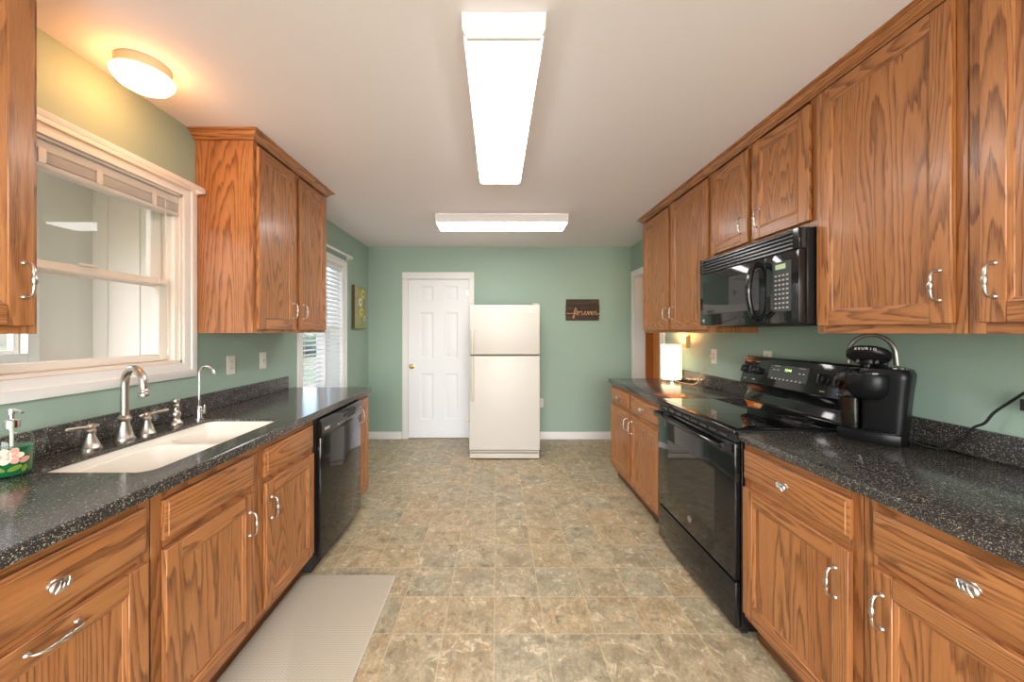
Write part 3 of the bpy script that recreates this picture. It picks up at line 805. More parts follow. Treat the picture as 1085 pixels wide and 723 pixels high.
b.lathe([(.021, .0005), (.021, .005), (.014, .007), (.0125, .012), (.0125, .062), (.010, .066), (.0055, .07)], Matrix.Translation((fx, fy, CT)), CHROME, 20)
path = [Vector((fx, fy, CT + .06)), Vector((fx, fy, CT + .15)), Vector((fx, fy, CT + .225))]
dd = Vector((.9, .1, 0)).normalized()
for k in range(1, 11):
    a = math.pi * k / 10 * .86
    path.append(Vector((fx, fy, CT + .232)) + dd * (.034 - .034 * math.cos(a)) + Vector((0, 0, .036 * math.sin(a))))
path.append(path[-1] + Vector((.006, 0, -.018)))
b.tube(path, [.0055] * (len(path) - 2) + [.006, .0075], CHROME, 12)
b.build('spout', rt)
b = MB(); b.tube([(fx + .01, fy, CT + .04), (fx + .03, fy, CT + .04)], .006, CHROME, 12); b.tube([(fx + .028, fy, CT + .032), (fx + .028, fy, CT + .075)], [.005, .0035], CHROME, 10)
b.build('handle', rt)

# soap dispenser
rt = root('soap_dispenser', (-1.505, 1.128, CT), 'glass pump bottle of green soap with a pink flower print', 'soap dispenser')
sx, sy, z0 = -1.505, 1.128, CT + .0005
def sq(r, z): return [(sx + .046 * r * math.cos(2 * math.pi * k / 32), sy + .046 * r * math.sin(2 * math.pi * k / 32), z) for k in range(32)]
b = MB(); b.quadloop([sq(.9, z0), sq(1, z0 + .008), sq(1, z0 + .095), sq(.97, z0 + .11), sq(.85, z0 + .124), sq(.6, z0 + .135), sq(.38, z0 + .14), sq(.34, z0 + .15)], CLEAR, True, True)
b.build('bottle', rt)
b = MB(); b.quadloop([sq(.86, z0 + .004), sq(.95, z0 + .01), sq(.95, z0 + .088)], GREENLIQ, True, True); tag(b.build('liquid', rt), 'green liquid soap')
b = MB(); b.lathe([(.018, z0 + .146), (.018, z0 + .168), (.014, z0 + .17), (.006, z0 + .172), (.006, z0 + .186), (.011, z0 + .188), (.011, z0 + .203), (.0, z0 + .205)], Matrix.Translation((sx, sy, 0)), CHROME, 20, cap1=False)
b.tube([(sx, sy, z0 + .2), (sx + .04, sy - .012, z0 + .2), (sx + .056, sy - .017, z0 + .196)], [.0045, .0035, .003], CHROME, 10)
b.tube([(sx, sy, z0 + .02), (sx, sy, z0 + .148)], .004, VINYL, 8)
tag(b.build('pump', rt), 'chrome pump head')
b = MB()
def petal(y, z, ry, rz_, ang, m):   # printed on the round side that faces the room
    A, B = [], []
    for k in range(16):
        t = 2 * math.pi * k / 16; a, c_ = ry * math.cos(t), rz_ * math.sin(t)
        u = y + a * math.cos(ang) - c_ * math.sin(ang); v = z + a * math.sin(ang) + c_ * math.cos(ang)
        th = R(-37) + u / .046
        A.append((sx + .0462 * math.cos(th), sy + .0462 * math.sin(th), z0 + v)); B.append((sx + .0468 * math.cos(th), sy + .0468 * math.sin(th), z0 + v))
    b.quadloop([A, B], m, True, True)
for k in range(6):
    a = k * math.pi / 3; petal(-.004 + .014 * math.cos(a), .066 + .012 * math.sin(a), .015, .010, a, PETAL if k % 2 else PETALC)
petal(.026, .05, .012, .008, .5, PETAL); petal(-.024, .03, .014, .006, -.6, LEAF); petal(.006, .028, .015, .007, .4, LEAF); petal(.025, .024, .01, .006, 1.2, LEAF); petal(-.03, .05, .008, .005, 1, LEAF)
tag(b.build('flower_print', rt), 'pink flowers and leaves printed on the bottle')

# ------------------------------------------------------------------ dishwasher
rt = root('dishwasher', (-1.3, 2.36, 0), 'glossy black dishwasher built in under the counter', 'dishwasher')
y0, y1 = 2.054, 2.664
b = MB(); b.box(XL + .03, -1.02, y0, y1, .1, .872, BLACKSAT); b.box(XL + .05, -1.05, y0 + .005, y1 - .005, .0, .1, BLACKMAT); b.build('tub', rt)
b = MB(); b.box(-1.018, -.993, y0 + .002, y1 - .002, .075, .765, BLACK, .004, seg=2); b.build('door', rt)
b = MB()
n = 12; loops = []
for k in range(n + 1):
    t = k / n; y = y0 + .002 + (y1 - y0 - .004) * t; bul = .016 * math.sin(math.pi * t)
    loops.append([(-1.018, y, .77), (-.990 + bul, y, .770), (-.985 + bul, y, .79), (-.988 + bul, y, .845), (-1.0 + bul * .5, y, .868), (-1.018, y, .869)])
b.quadloop(loops, BLACK, True, True)
cp = b.build('control_panel', rt)
b = MB(); yc = (y0 + y1) / 2
b.box(-.9735, -.9708, yc - .05, yc + .05, .822, .842, BLACKMAT, .002); b.build('pocket_handle', cp)
b = MB()
for k in range(7): b.box(-.9735, -.9690, yc - .13 + k * .04, yc - .112 + k * .04, .797, .802, KEYGREY)
b.box(-.9885, -.979, y0 + .03, y0 + .085, .803, .818, KEYGREY)
b.box(-.983, -.977, y1 - .05, y1 - .035, .82, .83, KEYGREY); b.build('key_print', cp)

# ------------------------------------------------------------------ range
rt = root('range', (1.38, 2.0, 0), 'black freestanding electric range with glass cooktop between two counters', 'range')
y0, y1 = 1.6145, 2.385
b = MB(); b.box(1.09, 1.69, y0, y1, .03, .905, BLACK, .003)
for yy in (y0 + .03, y1 - .06):
    for xx in (1.11, 1.62): b.box(xx, xx + .03, yy, yy + .03, 0, .032, BLACKMAT)
b.build('body', rt)
b = MB(); b.box(1.052, 1.655, y0, y1, .906, .930, BLACK, .008, seg=3); ct = b.build('cooktop', rt)
b = MB()
b.box(1.085, 1.62, y0 + .022, y1 - .022, .9302, .9312, BLACKGLASS)
for cx, cy, rr in ((1.20, 1.81, .115), (1.20, 2.19, .09), (1.48, 1.81, .08), (1.48, 2.19, .105)):
    for r_ in (rr, rr * .62):
        b.lathe([(r_, .9313), (r_, .9316), (r_ - .003, .9316), (r_ - .003, .9313)], Matrix.Translation((cx, cy, 0)), RINGGREY, 40, False, False)
b.build('glass_top', ct)
b = MB(); b.box(1.062, 1.088, y0 + .004, y1 - .004, .258, .868, BLACK, .005, seg=2)
od = b.build('oven_door', rt)
b = MB(); b.box(1.0605, 1.0625, 1.765, 2.25, .39, .70, OVENWIN, .0006); tag(b.build('oven_window', od), 'smoked glass oven window')
b = MB(); hz = .842
pts = [(1.06, y0 + .035, hz), (1.030, y0 + .035, hz), (1.022, y0 + .055, hz), (1.018, 2.0, hz), (1.022, y1 - .055, hz), (1.030, y1 - .035, hz), (1.06, y1 - .035, hz)]
b.tube(pts, [.012, .013, .013, .012, .013, .013, .012], BLACK, 12)
for yy in (y0 + .035, y1 - .035): b.box(1.02, 1.062, yy - .014, yy + .014, hz - .017, hz + .017, BLACKSAT, .004)
b.build('handle', od)
b = MB(); b.lathe([(.017, -.0003), (.017, .002), (.0145, .0026), (.0, .0026)], axis_x(-1, (1.0615, 2.0, .335)), NICKEL, 24, cap1=False)
b.tube([(1.0588, 2.0 + .011 * math.cos(t * .52), .335 + .011 * math.sin(t * .52)) for t in range(13)], .0012, BLACK, 6)
tag(b.build('round_badge', od), 'small round silver badge')
b = MB(); b.box(1.068, 1.088, y0 + .01, y1 - .01, .872, .902, BLACKMAT)
for k in range(8): b.box(1.064, 1.070, y0 + .06 + k * .083, y0 + .12 + k * .083, .880, .893, BLACKGLASS)
b.build('vent_slot', rt)
b = MB(); b.box(1.064, 1.088, y0 + .004, y1 - .004, .04, .245, BLACK, .006, seg=2); b.build('storage_drawer', rt)
# backguard
b = MB()
prof = [(1.700, .906), (1.700, 1.205), (1.655, 1.213), (1.640, 1.205), (1.598, 1.050), (1.604, 1.038), (1.640, 1.030), (1.648, .985), (1.625, .940), (1.622, .931), (1.656, .9305), (1.692, .9305)]
prof = [(1.700, .932), (1.700, 1.205), (1.655, 1.213), (1.640, 1.205), (1.598, 1.050), (1.604, 1.038), (1.640, 1.030), (1.648, .985), (1.625, .940), (1.622, .932)]
b.prism(prof, 1, y0 + .002, y1 - .002, BLACK, bevel=.002)
bg_ = b.build('backguard', rt)
pn = Vector((-.155, 0, -.042 * -1)).normalized()      # outward normal of the slanted fascia
pu = Vector((1.640 - 1.598, 0, 1.205 - 1.050)).normalized()
nrm = Vector((-pu.z, 0, pu.x))
def fascia(y, t): # t from 0 bottom to 1 top
    return Vector((1.598, y, 1.050)) + pu * (.1606 * t)
def fasc_M(y, t, lift=0.):   # frame on the fascia: x = viewer's right (-Y), y = up, z = outward
    o = fascia(y, t) + nrm * lift
    M = Matrix.Identity(4)
    for i, v in enumerate((Vector((0, -1, 0)), pu, nrm)):
        for r_ in range(3): M[r_][i] = v[r_]
    for r_ in range(3): M[r_][3] = o[r_]
    return M
def fbox(b, y, t, w_, h_, th, m, lift=0., bev=0.):
    mb = MB()
    r = bmesh.ops.create_cube(b.bm, size=1, matrix=fasc_M(y, t, lift + th / 2) @ Matrix.Diagonal((w_, h_, th, 1))); b._fin(m)
for yk in (2.345, 2.268, 1.790, 1.700):
    b = MB(); Mk = fasc_M(yk, .5)
    b.lathe([(.027, 0), (.027, .006), (.022, .010), (.021, .026), (.018, .030), (.0, .030)], Mk, BLACKSAT, 24, cap1=False)
    bmesh.ops.create_cube(b.bm, size=1, matrix=Mk @ Matrix.Translation((0, 0, .03)) @ Matrix.Diagonal((.011, .044, .016, 1))); b._fin(BLACKSAT)
    bmesh.ops.create_cube(b.bm, size=1, matrix=Mk @ Matrix.Translation((0, .017, .0385)) @ Matrix.Diagonal((.002, .008, .0012, 1))); b._fin(KEYGREY)
    b.build('knob', bg_)
b = MB(); fbox(b, 2.02, .54, .27, .088, .003, BLACKGLASS); fbox(b, 2.02, .54, .262, .080, .0034, PANELGREY)
dp = b.build('control_display', bg_)
b = MB(); b.text('12:44', .021, fasc_M(2.02, .60, .0042), LED, .0004); tag(b.build('clock_digits', dp), 'green lit clock digits')
b = MB()
for k in range(8): fbox(b, 2.12 - k * .028, .30, .012, .008, .004, KEYGREY)
for k in range(2): fbox(b, 2.12 - k * .03, .62, .014, .004, .004, KEYGREY); fbox(b, 1.94 - k * .026, .58, .012, .006, .004, KEYGREY)
fbox(b, 2.1, .76, .04, .003, .004, KEYGREY); fbox(b, 1.93, .76, .04, .003, .004, KEYGREY)
b.build('key_print', dp)
b = MB()
for yk in (2.345, 2.268, 1.790, 1.700):
    for dx in (-.014, 0, .014): fbox(b, yk + dx, .84, .007, .006, .0006, KEYGREY)
    fbox(b, yk, .14, .026, .005, .0006, KEYGREY)
b.build('dial_print', bg_)

# ------------------------------------------------------------------ microwave
rt = root('microwave', (1.5, 2.0, 1.40), 'black over-the-range microwave with curved handle, hung above the range', 'microwave')
y0, y1 = 1.6035, 2.382; xm = 1.334; z0, z1 = 1.402, 1.832
b = MB(); b.box(1.372, XR - .002, y0, y1, z0, z1 - .001, BLACKSAT, .003); b.box(1.40, 1.6, y0 + .1, y1 - .1, z0 - .006, z0, BLACKMAT)
b.build('body', rt)
# door with glass
ys = 1.80   # split between door and keypad
b = MB(); b.box(xm, 1.371, ys + .001, y1, z0 + .004, 1.735, BLACK, .005, seg=2); md = b.build('door', rt)
b = MB(); b.box(xm - .0012, xm + .001, ys + .045, y1 - .035, z0 + .075, 1.68, BLACKGLASS, .001); b.build('window', md)
b = MB(); yh = ys + .028
pts = [(xm + .002, yh + .012, 1.705), (xm - .022, yh + .010, 1.703), (xm - .050, yh + .004, 1.67), (xm - .068, yh, 1.57), (xm - .050, yh + .004, 1.47), (xm - .022, yh + .010, 1.437), (xm + .002, yh + .012, 1.435)]
pts_ = [(xm + .002, yh + .02, 1.725), (xm - .02, yh + .018, 1.722), (xm - .036, yh + .006, 1.69), (xm - .047, yh + .0, 1.585), (xm - .036, yh + .006, 1.48), (xm - .02, yh + .018, 1.448), (xm + .002, yh + .02, 1.445)]
b.tube(pts, [.013, .014, .014, .0145, .014, .014, .013], BLACK, 14, smooth=5); b.build('handle', md)
b = MB(); b.lathe([(.011, -.0003), (.011, .0015), (.0, .0016)], axis_x(-1, (xm, y1 - .045, z0 + .035)), KEYGREY, 20, cap1=False); tag(b.build('round_badge', md), 'small round pale badge')
b = MB(); b.box(xm, 1.371, y0, ys - .001, z0 + .004, 1.735, BLACK, .005, seg=2); kp = b.build('control_panel', rt)
b = MB(); b.box(xm - .0015, xm + .001, 1.645, 1.755, 1.462, 1.695, PANELGREY, .001); kb = b.build('keypad', kp)
b = MB()
for r_ in range(8):
    for k in range(4): b.box(xm - .0022, xm - .0014, 1.658 + k * .023, 1.671 + k * .023, 1.475 + r_ * .0215, 1.483 + r_ * .0215, KEYGREY)
b.build('keys', kb)
b = MB(); b.box(xm - .0024, xm - .0014, 1.675, 1.735, 1.66, 1.683, LCD); tag(b.build('display', kb), 'pale green display')
b = MB(); b.box(1.350, 1.371, y0, y1, 1.737, z1, BLACKMAT, .004)
for k in range(5):
    z = 1.741 + k * .0182
    b.prism([(xm + .001, z), (xm + .018, z + .003), (xm + .018, z + .006), (xm + .002, z + .0085)], 1, y0 + .035, y1 - .008, PANELGREY)
b.box(xm, 1.347, y0, y0 + .034, 1.737, z1, BLACK, .004); b.box(xm, 1.347, y1 - .008, y1, 1.737, z1, BLACK, .002)
b.build('vent_grille', rt)

# ------------------------------------------------------------------ refrigerator
rt = root('refrigerator', (.086, 4.25, 0), 'bisque top-freezer refrigerator standing in front of the white door', 'refrigerator')
x0, x1, yf = -.293, .466, 3.885
b = MB(); b.box(x0 + .006, x1 - .006, yf + .075, 4.60, .03, 1.645, BISQUE, .006)
for x in (x0 + .05, x1 - .09): b.box(x, x + .04, yf + .12, yf + .16, 0, .032, BLACKMAT); b.box(x, x + .04, 4.5, 4.54, 0, .032, BLACKMAT)
b.build('body', rt)
b = MB(); b.box(x0 + .012, x1 - .012, yf + .064, yf + .076, .1, 1.64, GASKET); b.build('gasket', rt)
b = MB(); b.box(x0, x1, yf, yf + .065, 1.122, 1.655, BISQUE, .012, seg=3); fz = b.build('freezer_door', rt)
b = MB(); b.box(x0, x1, yf, yf + .065, .098, 1.108, BISQUE, .012, seg=3); fd = b.build('fridge_door', rt)
def fhandle(za, zb_, wide_at_top):
    b = MB(); xh = x0 + .038; n = 10; loops = []
    for k in range(n + 1):
        t = k / n; z = za + (zb_ - za) * t; q = t if wide_at_top else 1 - t
        out = .012 + .04 * math.sin(math.pi * min(1, max(0, (1 - q) * .5 + .0))) ; hw = .018 - .006 * (1 - q) + (.008 * max(0, q - .7))
        out = .008 + .034 * min(1, (1 - q) * 2.2) ** .7
        loops.append([(xh - hw, yf + .002, z), (xh - hw, yf - out, z), (xh - hw * .6, yf - out - .008, z), (xh + hw * .6, yf - out - .008, z), (xh + hw, yf - out, z), (xh + hw, yf + .002, z)])
    b.quadloop(loops, BISQUETRIM, True, True); return b
fhandle(1.128, 1.40, True).build('handle', fz); fhandle(.62, 1.104, False).build('handle', fd)
b = MB(); b.box(x1 - .13, x1 - .055, yf - .002, yf + .002, 1.565, 1.6, TAN, .001); b.build('badge', fz)
b = MB(); b.box(x1 - .075, x1 - .008, yf + .01, yf + .12, 1.655, 1.672, BISQUETRIM, .005, seg=2); b.build('hinge_cover', rt)
b = MB(); b.box(x0 + .01, x1 - .01, yf + .006, yf + .05, .03, .092, BISQUETRIM, .006)
b.box(x0 + .02, x1 - .02, yf + .003, yf + .01, .066, .078, GASKET); b.box(x0 + .005, x1 - .005, yf - .004, yf + .03, .012, .056, BISQUETRIM, .008); b.build('kick_grille', rt)

# ------------------------------------------------------------------ ceiling fixtures
def wrap_light(cx, cy, L, Wd, along_y, label):
    rt = root('ceiling_light', (cx, cy, ZC - .09), label, 'ceiling light', 'fluorescent wraparound ceiling lights')
    M = Matrix.Translation((cx, cy, 0)) @ (Matrix() if along_y else Matrix.Rotation(R(90), 4, 'Z'))
    h = L / 2; z1_ = ZC - .0008; zb_ = ZC - .088
    for s in (-1, 1):
        b = MB(M); b.prism([(-Wd / 2 - .006, z1_), (Wd / 2 + .006, z1_), (Wd / 2 + .004, zb_ + .03), (Wd / 2 - .012, zb_ - .002), (-Wd / 2 + .012, zb_ - .002), (-Wd / 2 - .004, zb_ + .03)], 1, s * h, s * (h - .012), FIXW); b.build('end_cap', rt)
    b = MB(M); b.box(-Wd / 2 + .01, Wd / 2 - .01, -h + .013, h - .013, z1_ - .03, z1_, FIXW); b.build('housing', rt)
    b = MB(M)
    b.box(-Wd / 2, -Wd / 2 + .004, -h + .0125, h - .0125, zb_ + .012, z1_ - .002, FIXW); b.box(Wd / 2 - .004, Wd / 2, -h + .0125, h - .0125, zb_ + .012, z1_ - .002, FIXW)
    b.build('side_rail', rt)
    b = MB(M); b.prism([(-Wd / 2 + .0045, zb_ + .0295), (-Wd / 2 + .0045, zb_ + .010), (-Wd / 2 + .014, zb_), (Wd / 2 - .014, zb_), (Wd / 2 - .0045, zb_ + .010), (Wd / 2 - .0045, zb_ + .0295)], 1, -h + .0125, h - .0125, LENS); tag(b.build('lens', rt), 'glowing white lens')
    return rt
wrap_light(.025, 1.84, 1.22, .275, True, 'long fluorescent ceiling light running down the middle of the aisle')
wrap_light(.05, 3.465, 1.22, .27, False, 'fluorescent ceiling light set crosswise in front of the back wall')
rt = root('ceiling_light', (-1.432, 1.475, ZC - .12), 'round flush ceiling lamp glowing orange above the sink window', 'ceiling light')
Ml = Matrix.Translation((-1.432, 1.475, 0))
b = MB(); b.lathe([(.084, ZC - .0008), (.088, ZC - .006), (.088, ZC - .030), (.091, ZC - .040), (.091, ZC - .044), (.07, ZC - .0445)], Ml, DOMEBASE, 40); b.build('base', rt)
b = MB(); b.lathe([(.085, ZC - .0455), (.096, ZC - .0465), (.099, ZC - .052), (.096, ZC - .064), (.080, ZC - .084), (.055, ZC - .098), (.027, ZC - .105), (.0, ZC - .107)], Ml, DOME, 40, cap1=False); tag(b.build('glass_dome', rt), 'glowing frosted glass dome')

# ------------------------------------------------------------------ table lamp
lx, ly = 1.592, 3.31
rt = root('table_lamp', (lx, ly, CT), 'small cylinder table lamp glowing on the far counter', 'lamp')
b = MB(); b.lathe([(.085, CT + .0005), (.085, CT + .018), (.078, CT + .021), (.02, CT + .022), (.02, CT + .04)], Matrix.Translation((lx, ly, 0)), CHROME, 40); b.build('base', rt)
b = MB(); b.lathe([(.083, CT + .026), (.086, CT + .028), (.086, CT + .325), (.0845, CT + .327), (.08, CT + .325), (.08, CT + .03)], Matrix.Translation((lx, ly, 0)), SHADE, 48, False, False); tag(b.build('lamp_shade', rt), 'warm glowing cylinder shade')
pl = bpy.data.lights.new('bulb', 'POINT'); pl.energy = 4.5; pl.color = (1, .58, .24); pl.shadow_soft_size = .03
po = bpy.data.objects.new('bulb', pl); C.objects.link(po); po.parent = rt; po.location = (0, 0, .285)
b = MB()
b.tube([(lx + .02, ly - .08, CT + .004), (1.60, 3.16, CT + .004), (1.655, 3.06, CT + .004), (1.672, 3.02, CT + .03), (1.680, 2.97, 1.04), (1.688, 2.92, 1.10), (1.692, 2.885, 1.165), (1.702, 2.868, 1.172)], .0032, CORDW, 8, smooth=5)
b.box(1.682, 1.7105, 2.855, 2.88, 1.158, 1.185, CORDW, .004)
tag(b.build('power_cord', rt), 'thin ivory cord running to the wall outlet')

# ------------------------------------------------------------------ coffee maker
rt = root('coffee_maker', (1.570, 1.504, CT), 'black single-cup coffee maker with its lid raised, standing on the counter', 'coffee maker', rz=R(-58))
SQ = Matrix.Translation((0, -.012, 0)) @ Matrix.Diagonal((1.0, .74, 1, 1))
def rr2(x0, x1, y0, y1, r, z): return rrect(x0, x1, y0, y1, r, z, 6)
b = MB(SQ)
fr = []
for k in range(17):
    t = -1 + k / 8; fr.append((-.008 + t * .094, -.085 - .034 * (1 - t * t)))
basepoly = fr + [(.088, .07), (.06, .1), (-.06, .1), (-.1, .06)]
b.prism(basepoly, 2, .0005, .042, COFFEE, bevel=.003); b.build('base', rt, local=True)
b = MB(SQ)
dp_ = [(x * .86 - .001, y * .93) for x, y in fr] + [(.07, -.062), (-.075, -.062)]
b.prism(dp_, 2, .0425, .046, COFFEE)
for k in range(9): b.box(-.06 + k * .014, -.055 + k * .014, -.105, -.07, .046, .048, COFFEE)
b.build('drip_tray', rt, local=True)
b = MB(SQ)
b.quadloop([rr2(-.036, .088, -.060, .1, .03, .0425), rr2(-.036, .094, -.062, .104, .032, .12), rr2(-.036, .100, -.066, .106, .034, .2), rr2(-.046, .106, -.074, .108, .036, .255), rr2(-.046, .107, -.074, .108, .036, .275), rr2(-.04, .100, -.064, .10, .034, .294), rr2(-.02, .085, -.045, .085, .03, .299)], COFFEE, True, True)
b.build('body', rt, local=True)
b = MB(SQ); b.quadloop([rr2(-.094, -.038, -.07, .085, .018, .0425), rr2(-.108, -.038, -.078, .095, .02, .24)], SMOKED, True, True); tk = b.build('water_tank', rt, local=True)
b = MB(SQ); b.quadloop([rr2(-.11, -.047, -.08, .098, .022, .2405), rr2(-.107, -.047, -.07, .096, .024, .272), rr2(-.08, -.047, -.05, .09, .016, .290)], COFFEE, True, True); b.build('tank_lid', tk, local=True)
b = MB(SQ); b.quadloop([rr2(-.09, -.042, -.062, .07, .014, .0445), rr2(-.098, -.042, -.068, .08, .016, .165)], mat('tank_water', (.022, .02, .018), rough=.08), True, True); b.build('water', tk, local=True)
b = MB(SQ)    # pod holder bowl jutting from the head
Mp = Matrix.Translation((-.012, -.052, 0))
b.lathe([(.02, .166), (.042, .172), (.056, .188), (.066, .22), (.069, .266), (.064, .273), (.05, .273), (.044, .265), (.04, .24), (.0, .232)], Mp, COFFEE, 36, cap1=False)
b.lathe([(.052, .2735), (.052, .2795), (.046, .2795), (.046, .2735)], Mp, BLACK, 36, False, False)
b.build('pod_holder', rt, local=True)
b = MB(SQ)
Mlid = Matrix.Translation((-.018, -.014, .335)) @ Matrix.Rotation(R(-24), 4, 'X') @ Matrix.Scale(.9, 4)
b.lathe([(.0, -.018), (.045, -.02), (.052, -.014), (.072, -.002), (.077, .006), (.077, .026), (.070, .034), (.0, .037)], Mlid, COFFEE, 40, cap0=False, cap1=False)
b.lathe([(.0, -.05), (.010, -.049), (.013, -.036), (.022, -.034), (.028, -.018)], Mlid, COFFEE, 20, cap0=False)
for q in (-.03, .034): b.lathe([(.006, -.034), (.006, -.012)], Mlid @ Matrix.Translation((q, -.02, 0)), PANELGREY, 12)
b.box(-.05, .03, .028, .07, .295, .335, COFFEE, .006)
ld_ = b.build('lid', rt, local=True)
b = MB(SQ)
hp = []
for k in range(13):
    a = math.pi * k / 12; hp.append(Vector((.070 * math.cos(a), .01 + .012 * math.sin(a), .02 + .082 * math.sin(a))))
hp = [Vector((.072, .012, -.02))] + hp + [Vector((-.072, .012, -.02))]
hp = [Matrix.Translation((-.014, .01, .328)) @ Matrix.Rotation(R(6), 4, 'X') @ p for p in hp]
b.tube(hp, .0085, GUNMETAL, 10, smooth=2); tag(b.build('handle', ld_, local=True), 'grey arched lid handle')
b = MB(SQ); Mt = Mlid @ Matrix.Translation((.0, -.0775, .009)) @ Matrix.Rotation(R(90), 4, 'X')
for i, ch in enumerate('KEURIG'):
    a = R((i - 2.5) * 9.5)
    Mc = Mlid @ Matrix.Rotation(a, 4, 'Z') @ Matrix.Translation((0, -.0772, .010)) @ Matrix.Rotation(R(90), 4, 'X')
    b.text(ch, .016, Mc, OUTLET, .0006)
tag(b.build('lettering', ld_, local=True), 'pale lettering on the lid rim')
b = MB(SQ)
for k, (x, y) in enumerate(((.062, -.045), (.079, -.028), (.062, -.02), (.088, -.008))): b.lathe([(.006, .292), (.006, .3005), (.0, .301)], Matrix.Translation((x, y, 0)), KEYGREY if k < 2 else PANELGREY, 14, cap1=False)
b.build('button', rt, local=True)
inv = (Matrix.Translation((1.570, 1.504, CT)) @ Matrix.Rotation(R(-58), 4, 'Z')).inverted()
b = MB()
cpts = [(1.63, 1.47, .945), (1.655, 1.42, CT + .005), (1.672, 1.36, CT + .005), (1.684, 1.315, .97), (1.684, 1.285, 1.025), (1.686, 1.255, 1.05), (1.690, 1.235, 1.09), (1.690, 1.20, 1.13), (1.685, 1.155, 1.175), (1.672, 1.135, 1.178), (1.668, 1.135, 1.15)]
b.tube([inv @ Vector(p) for p in cpts], .0042, RUBBER, 8, smooth=5)
c0 = inv @ Vector((1.690, 1.140, 1.134))
M_ = inv @ Matrix.Translation((1.687, 1.140, 1.134)) @ Matrix.Diagonal((.046, .03, .036, 1))
bmesh.ops.create_cube(b.bm, size=1, matrix=M_); b._fin(RUBBER)
tag(b.build('power_cord', rt, local=True), 'black cord and plug')

# ------------------------------------------------------------------ outlets and switches
def outlet(x, y, z, s, label, group='ivory wall outlets', axis='x', rocker=False):
    if axis == 'x':
        def bx(b, a0, a1, c0, c1, h0, h1, m, bev=0): b.box(x + s * h0, x + s * h1, y + a0, y + a1, z + c0, z + c1, m, bev)
    else:
        def bx(b, a0, a1, c0, c1, h0, h1, m, bev=0): b.box(x + a0, x + a1, y + s * h0, y + s * h1, z + c0, z + c1, m, bev)
    rt = root('outlet', (x, y, z - .057), label, 'outlet', group)
    b = MB(); bx(b, -.035, .035, -.057, .057, .0005, .006, OUTLET, .002); b.build('cover_plate', rt)
    b = MB()
    if rocker:
        bx(b, -.017, .017, -.034, .034, .006, .009, OUTLET, .001); bx(b, -.006, .006, -.008, .008, .009, .0105, TAN)
    else:
        for q in (-.02, .02):
            bx(b, -.016, .016, q - .014, q + .014, .006, .0085, OUTLET, .001)
            bx(b, -.008, -.0055, q - .004, q + .006, .0085, .009, SLOT); bx(b, .0055, .008, q - .004, q + .006, .0085, .009, SLOT)
    b.build('receptacle', rt)
outlet(XL, 2.233, 1.162, 1, 'ivory wall outlet under the two-door cabinet, the one nearer the sink')
outlet(XL, 2.54, 1.167, 1, 'ivory wall plate under the two-door cabinet, the one nearer the blinds window', rocker=True)
outlet(XR, 2.868, 1.172, -1, 'ivory wall outlet with the table lamp cord plugged in')
outlet(XR, 2.30, 1.19, -1, 'ivory wall outlet peeking up behind the range control panel')
outlet(XR, 1.125, 1.134, -1, 'ivory wall outlet that the black coffee maker cord plugs into')
outlet(.565, YB, .46, -1, 'ivory wall outlet low on the back wall beside the refrigerator', axis='y')
b = MB(); b.box(XR - .032, XR - .0005, 3.235, 3.275, 1.222, 1.325, BEIGEPLATE, .003); b.box(XR - .036, XR - .032, 3.245, 3.265, 1.26, 1.285, OUTLET, .001)
tag(b.build('switch_box'), 'tan wall-mounted switch box lit by the table lamp', 'switch')

# ------------------------------------------------------------------ blinds and rods
rt = root('window_blind', (XL - .03, 1.51, 1.96), 'white blind gathered up at the top of the sink window', 'blind', 'white window blinds')
y0, y1 = W1[0] + .02, W1[1] - .012
b = MB(); b.box(XL - .045, XL - .004, y0, y1, 2.022, 2.060, BLINDW, .004); b.build('head_rail', rt)
b = MB()
for k in range(11): b.box(XL - .048, XL - .006, y0 + .004, y1 - .004, 1.983 + k * .0034, 1.9852 + k * .0034, BLINDW)
b.build('slats', rt)
b = MB(); b.box(XL - .048, XL - .004, y0 + .002, y1 - .002, 1.958, 1.980, BLINDW, .005); b.build('bottom_rail', rt)
b = MB()
for y in (1.31, 1.50, 1.74): b = MB(); b.box(XL - .0035, XL - .001, y - .012, y + .012, 1.975, 2.03, OUTLET, .001); b.build('tape', rt)
b = MB(); b.tube([(XL - .006, 1.80, 2.03), (XL - .008, 1.815, 1.6), (XL - .008, 1.82, 1.28)], .0018, OUTLET, 6); cd = b.build('cord', rt)
b = MB(); b.tube([(XL - .008, 1.82, 1.285), (XL - .008, 1.82, 1.255)], [.003, .006], OUTLET, 8); b.build('tassel', cd)
def hung_blind(y0, y1, tilt, label):
    rt = root('window_blind', (XL - .035, (y0 + y1) / 2, W2[2] + .03), label, 'blind', 'white window blinds')
    b = MB(); b.box(XL - .048, XL - .003, y0, y1, 2.005, 2.045, BLINDW, .004); b.build('head_rail', rt)
    b = MB(); z = .70
    while z < 2.0:
        M = Matrix.Translation((XL - .025, (y0 + y1) / 2, z)) @ Matrix.Rotation(R(tilt), 4, 'Y') @ Matrix.Diagonal((.042, y1 - y0 - .006, .0028, 1))
        bmesh.ops.create_cube(b.bm, size=1, matrix=M); b._fin(BLINDW); z += .042
    b.build('slats', rt)
    b = MB(); b.box(XL - .044, XL - .006, y0 + .003, y1 - .003, .645, .665, BLINDW, .004); b.build('bottom_rail', rt)
    b = MB()
    for y in (y0 + .08, y1 - .08): b.tube([(XL - .025, y, .66), (XL - .025, y, 2.01)], .0015, BLINDW, 6)
    b.tube([(XL - .002, y0 + .04, 2.0), (XL - .002, y0 + .04, 1.3)], .003, BLINDW, 6)
    b.build('ladder_cord', rt)
hung_blind(W2[0] + .016, 3.446, 10, 'white blind with open slats, on the half of the far window nearer the sink')
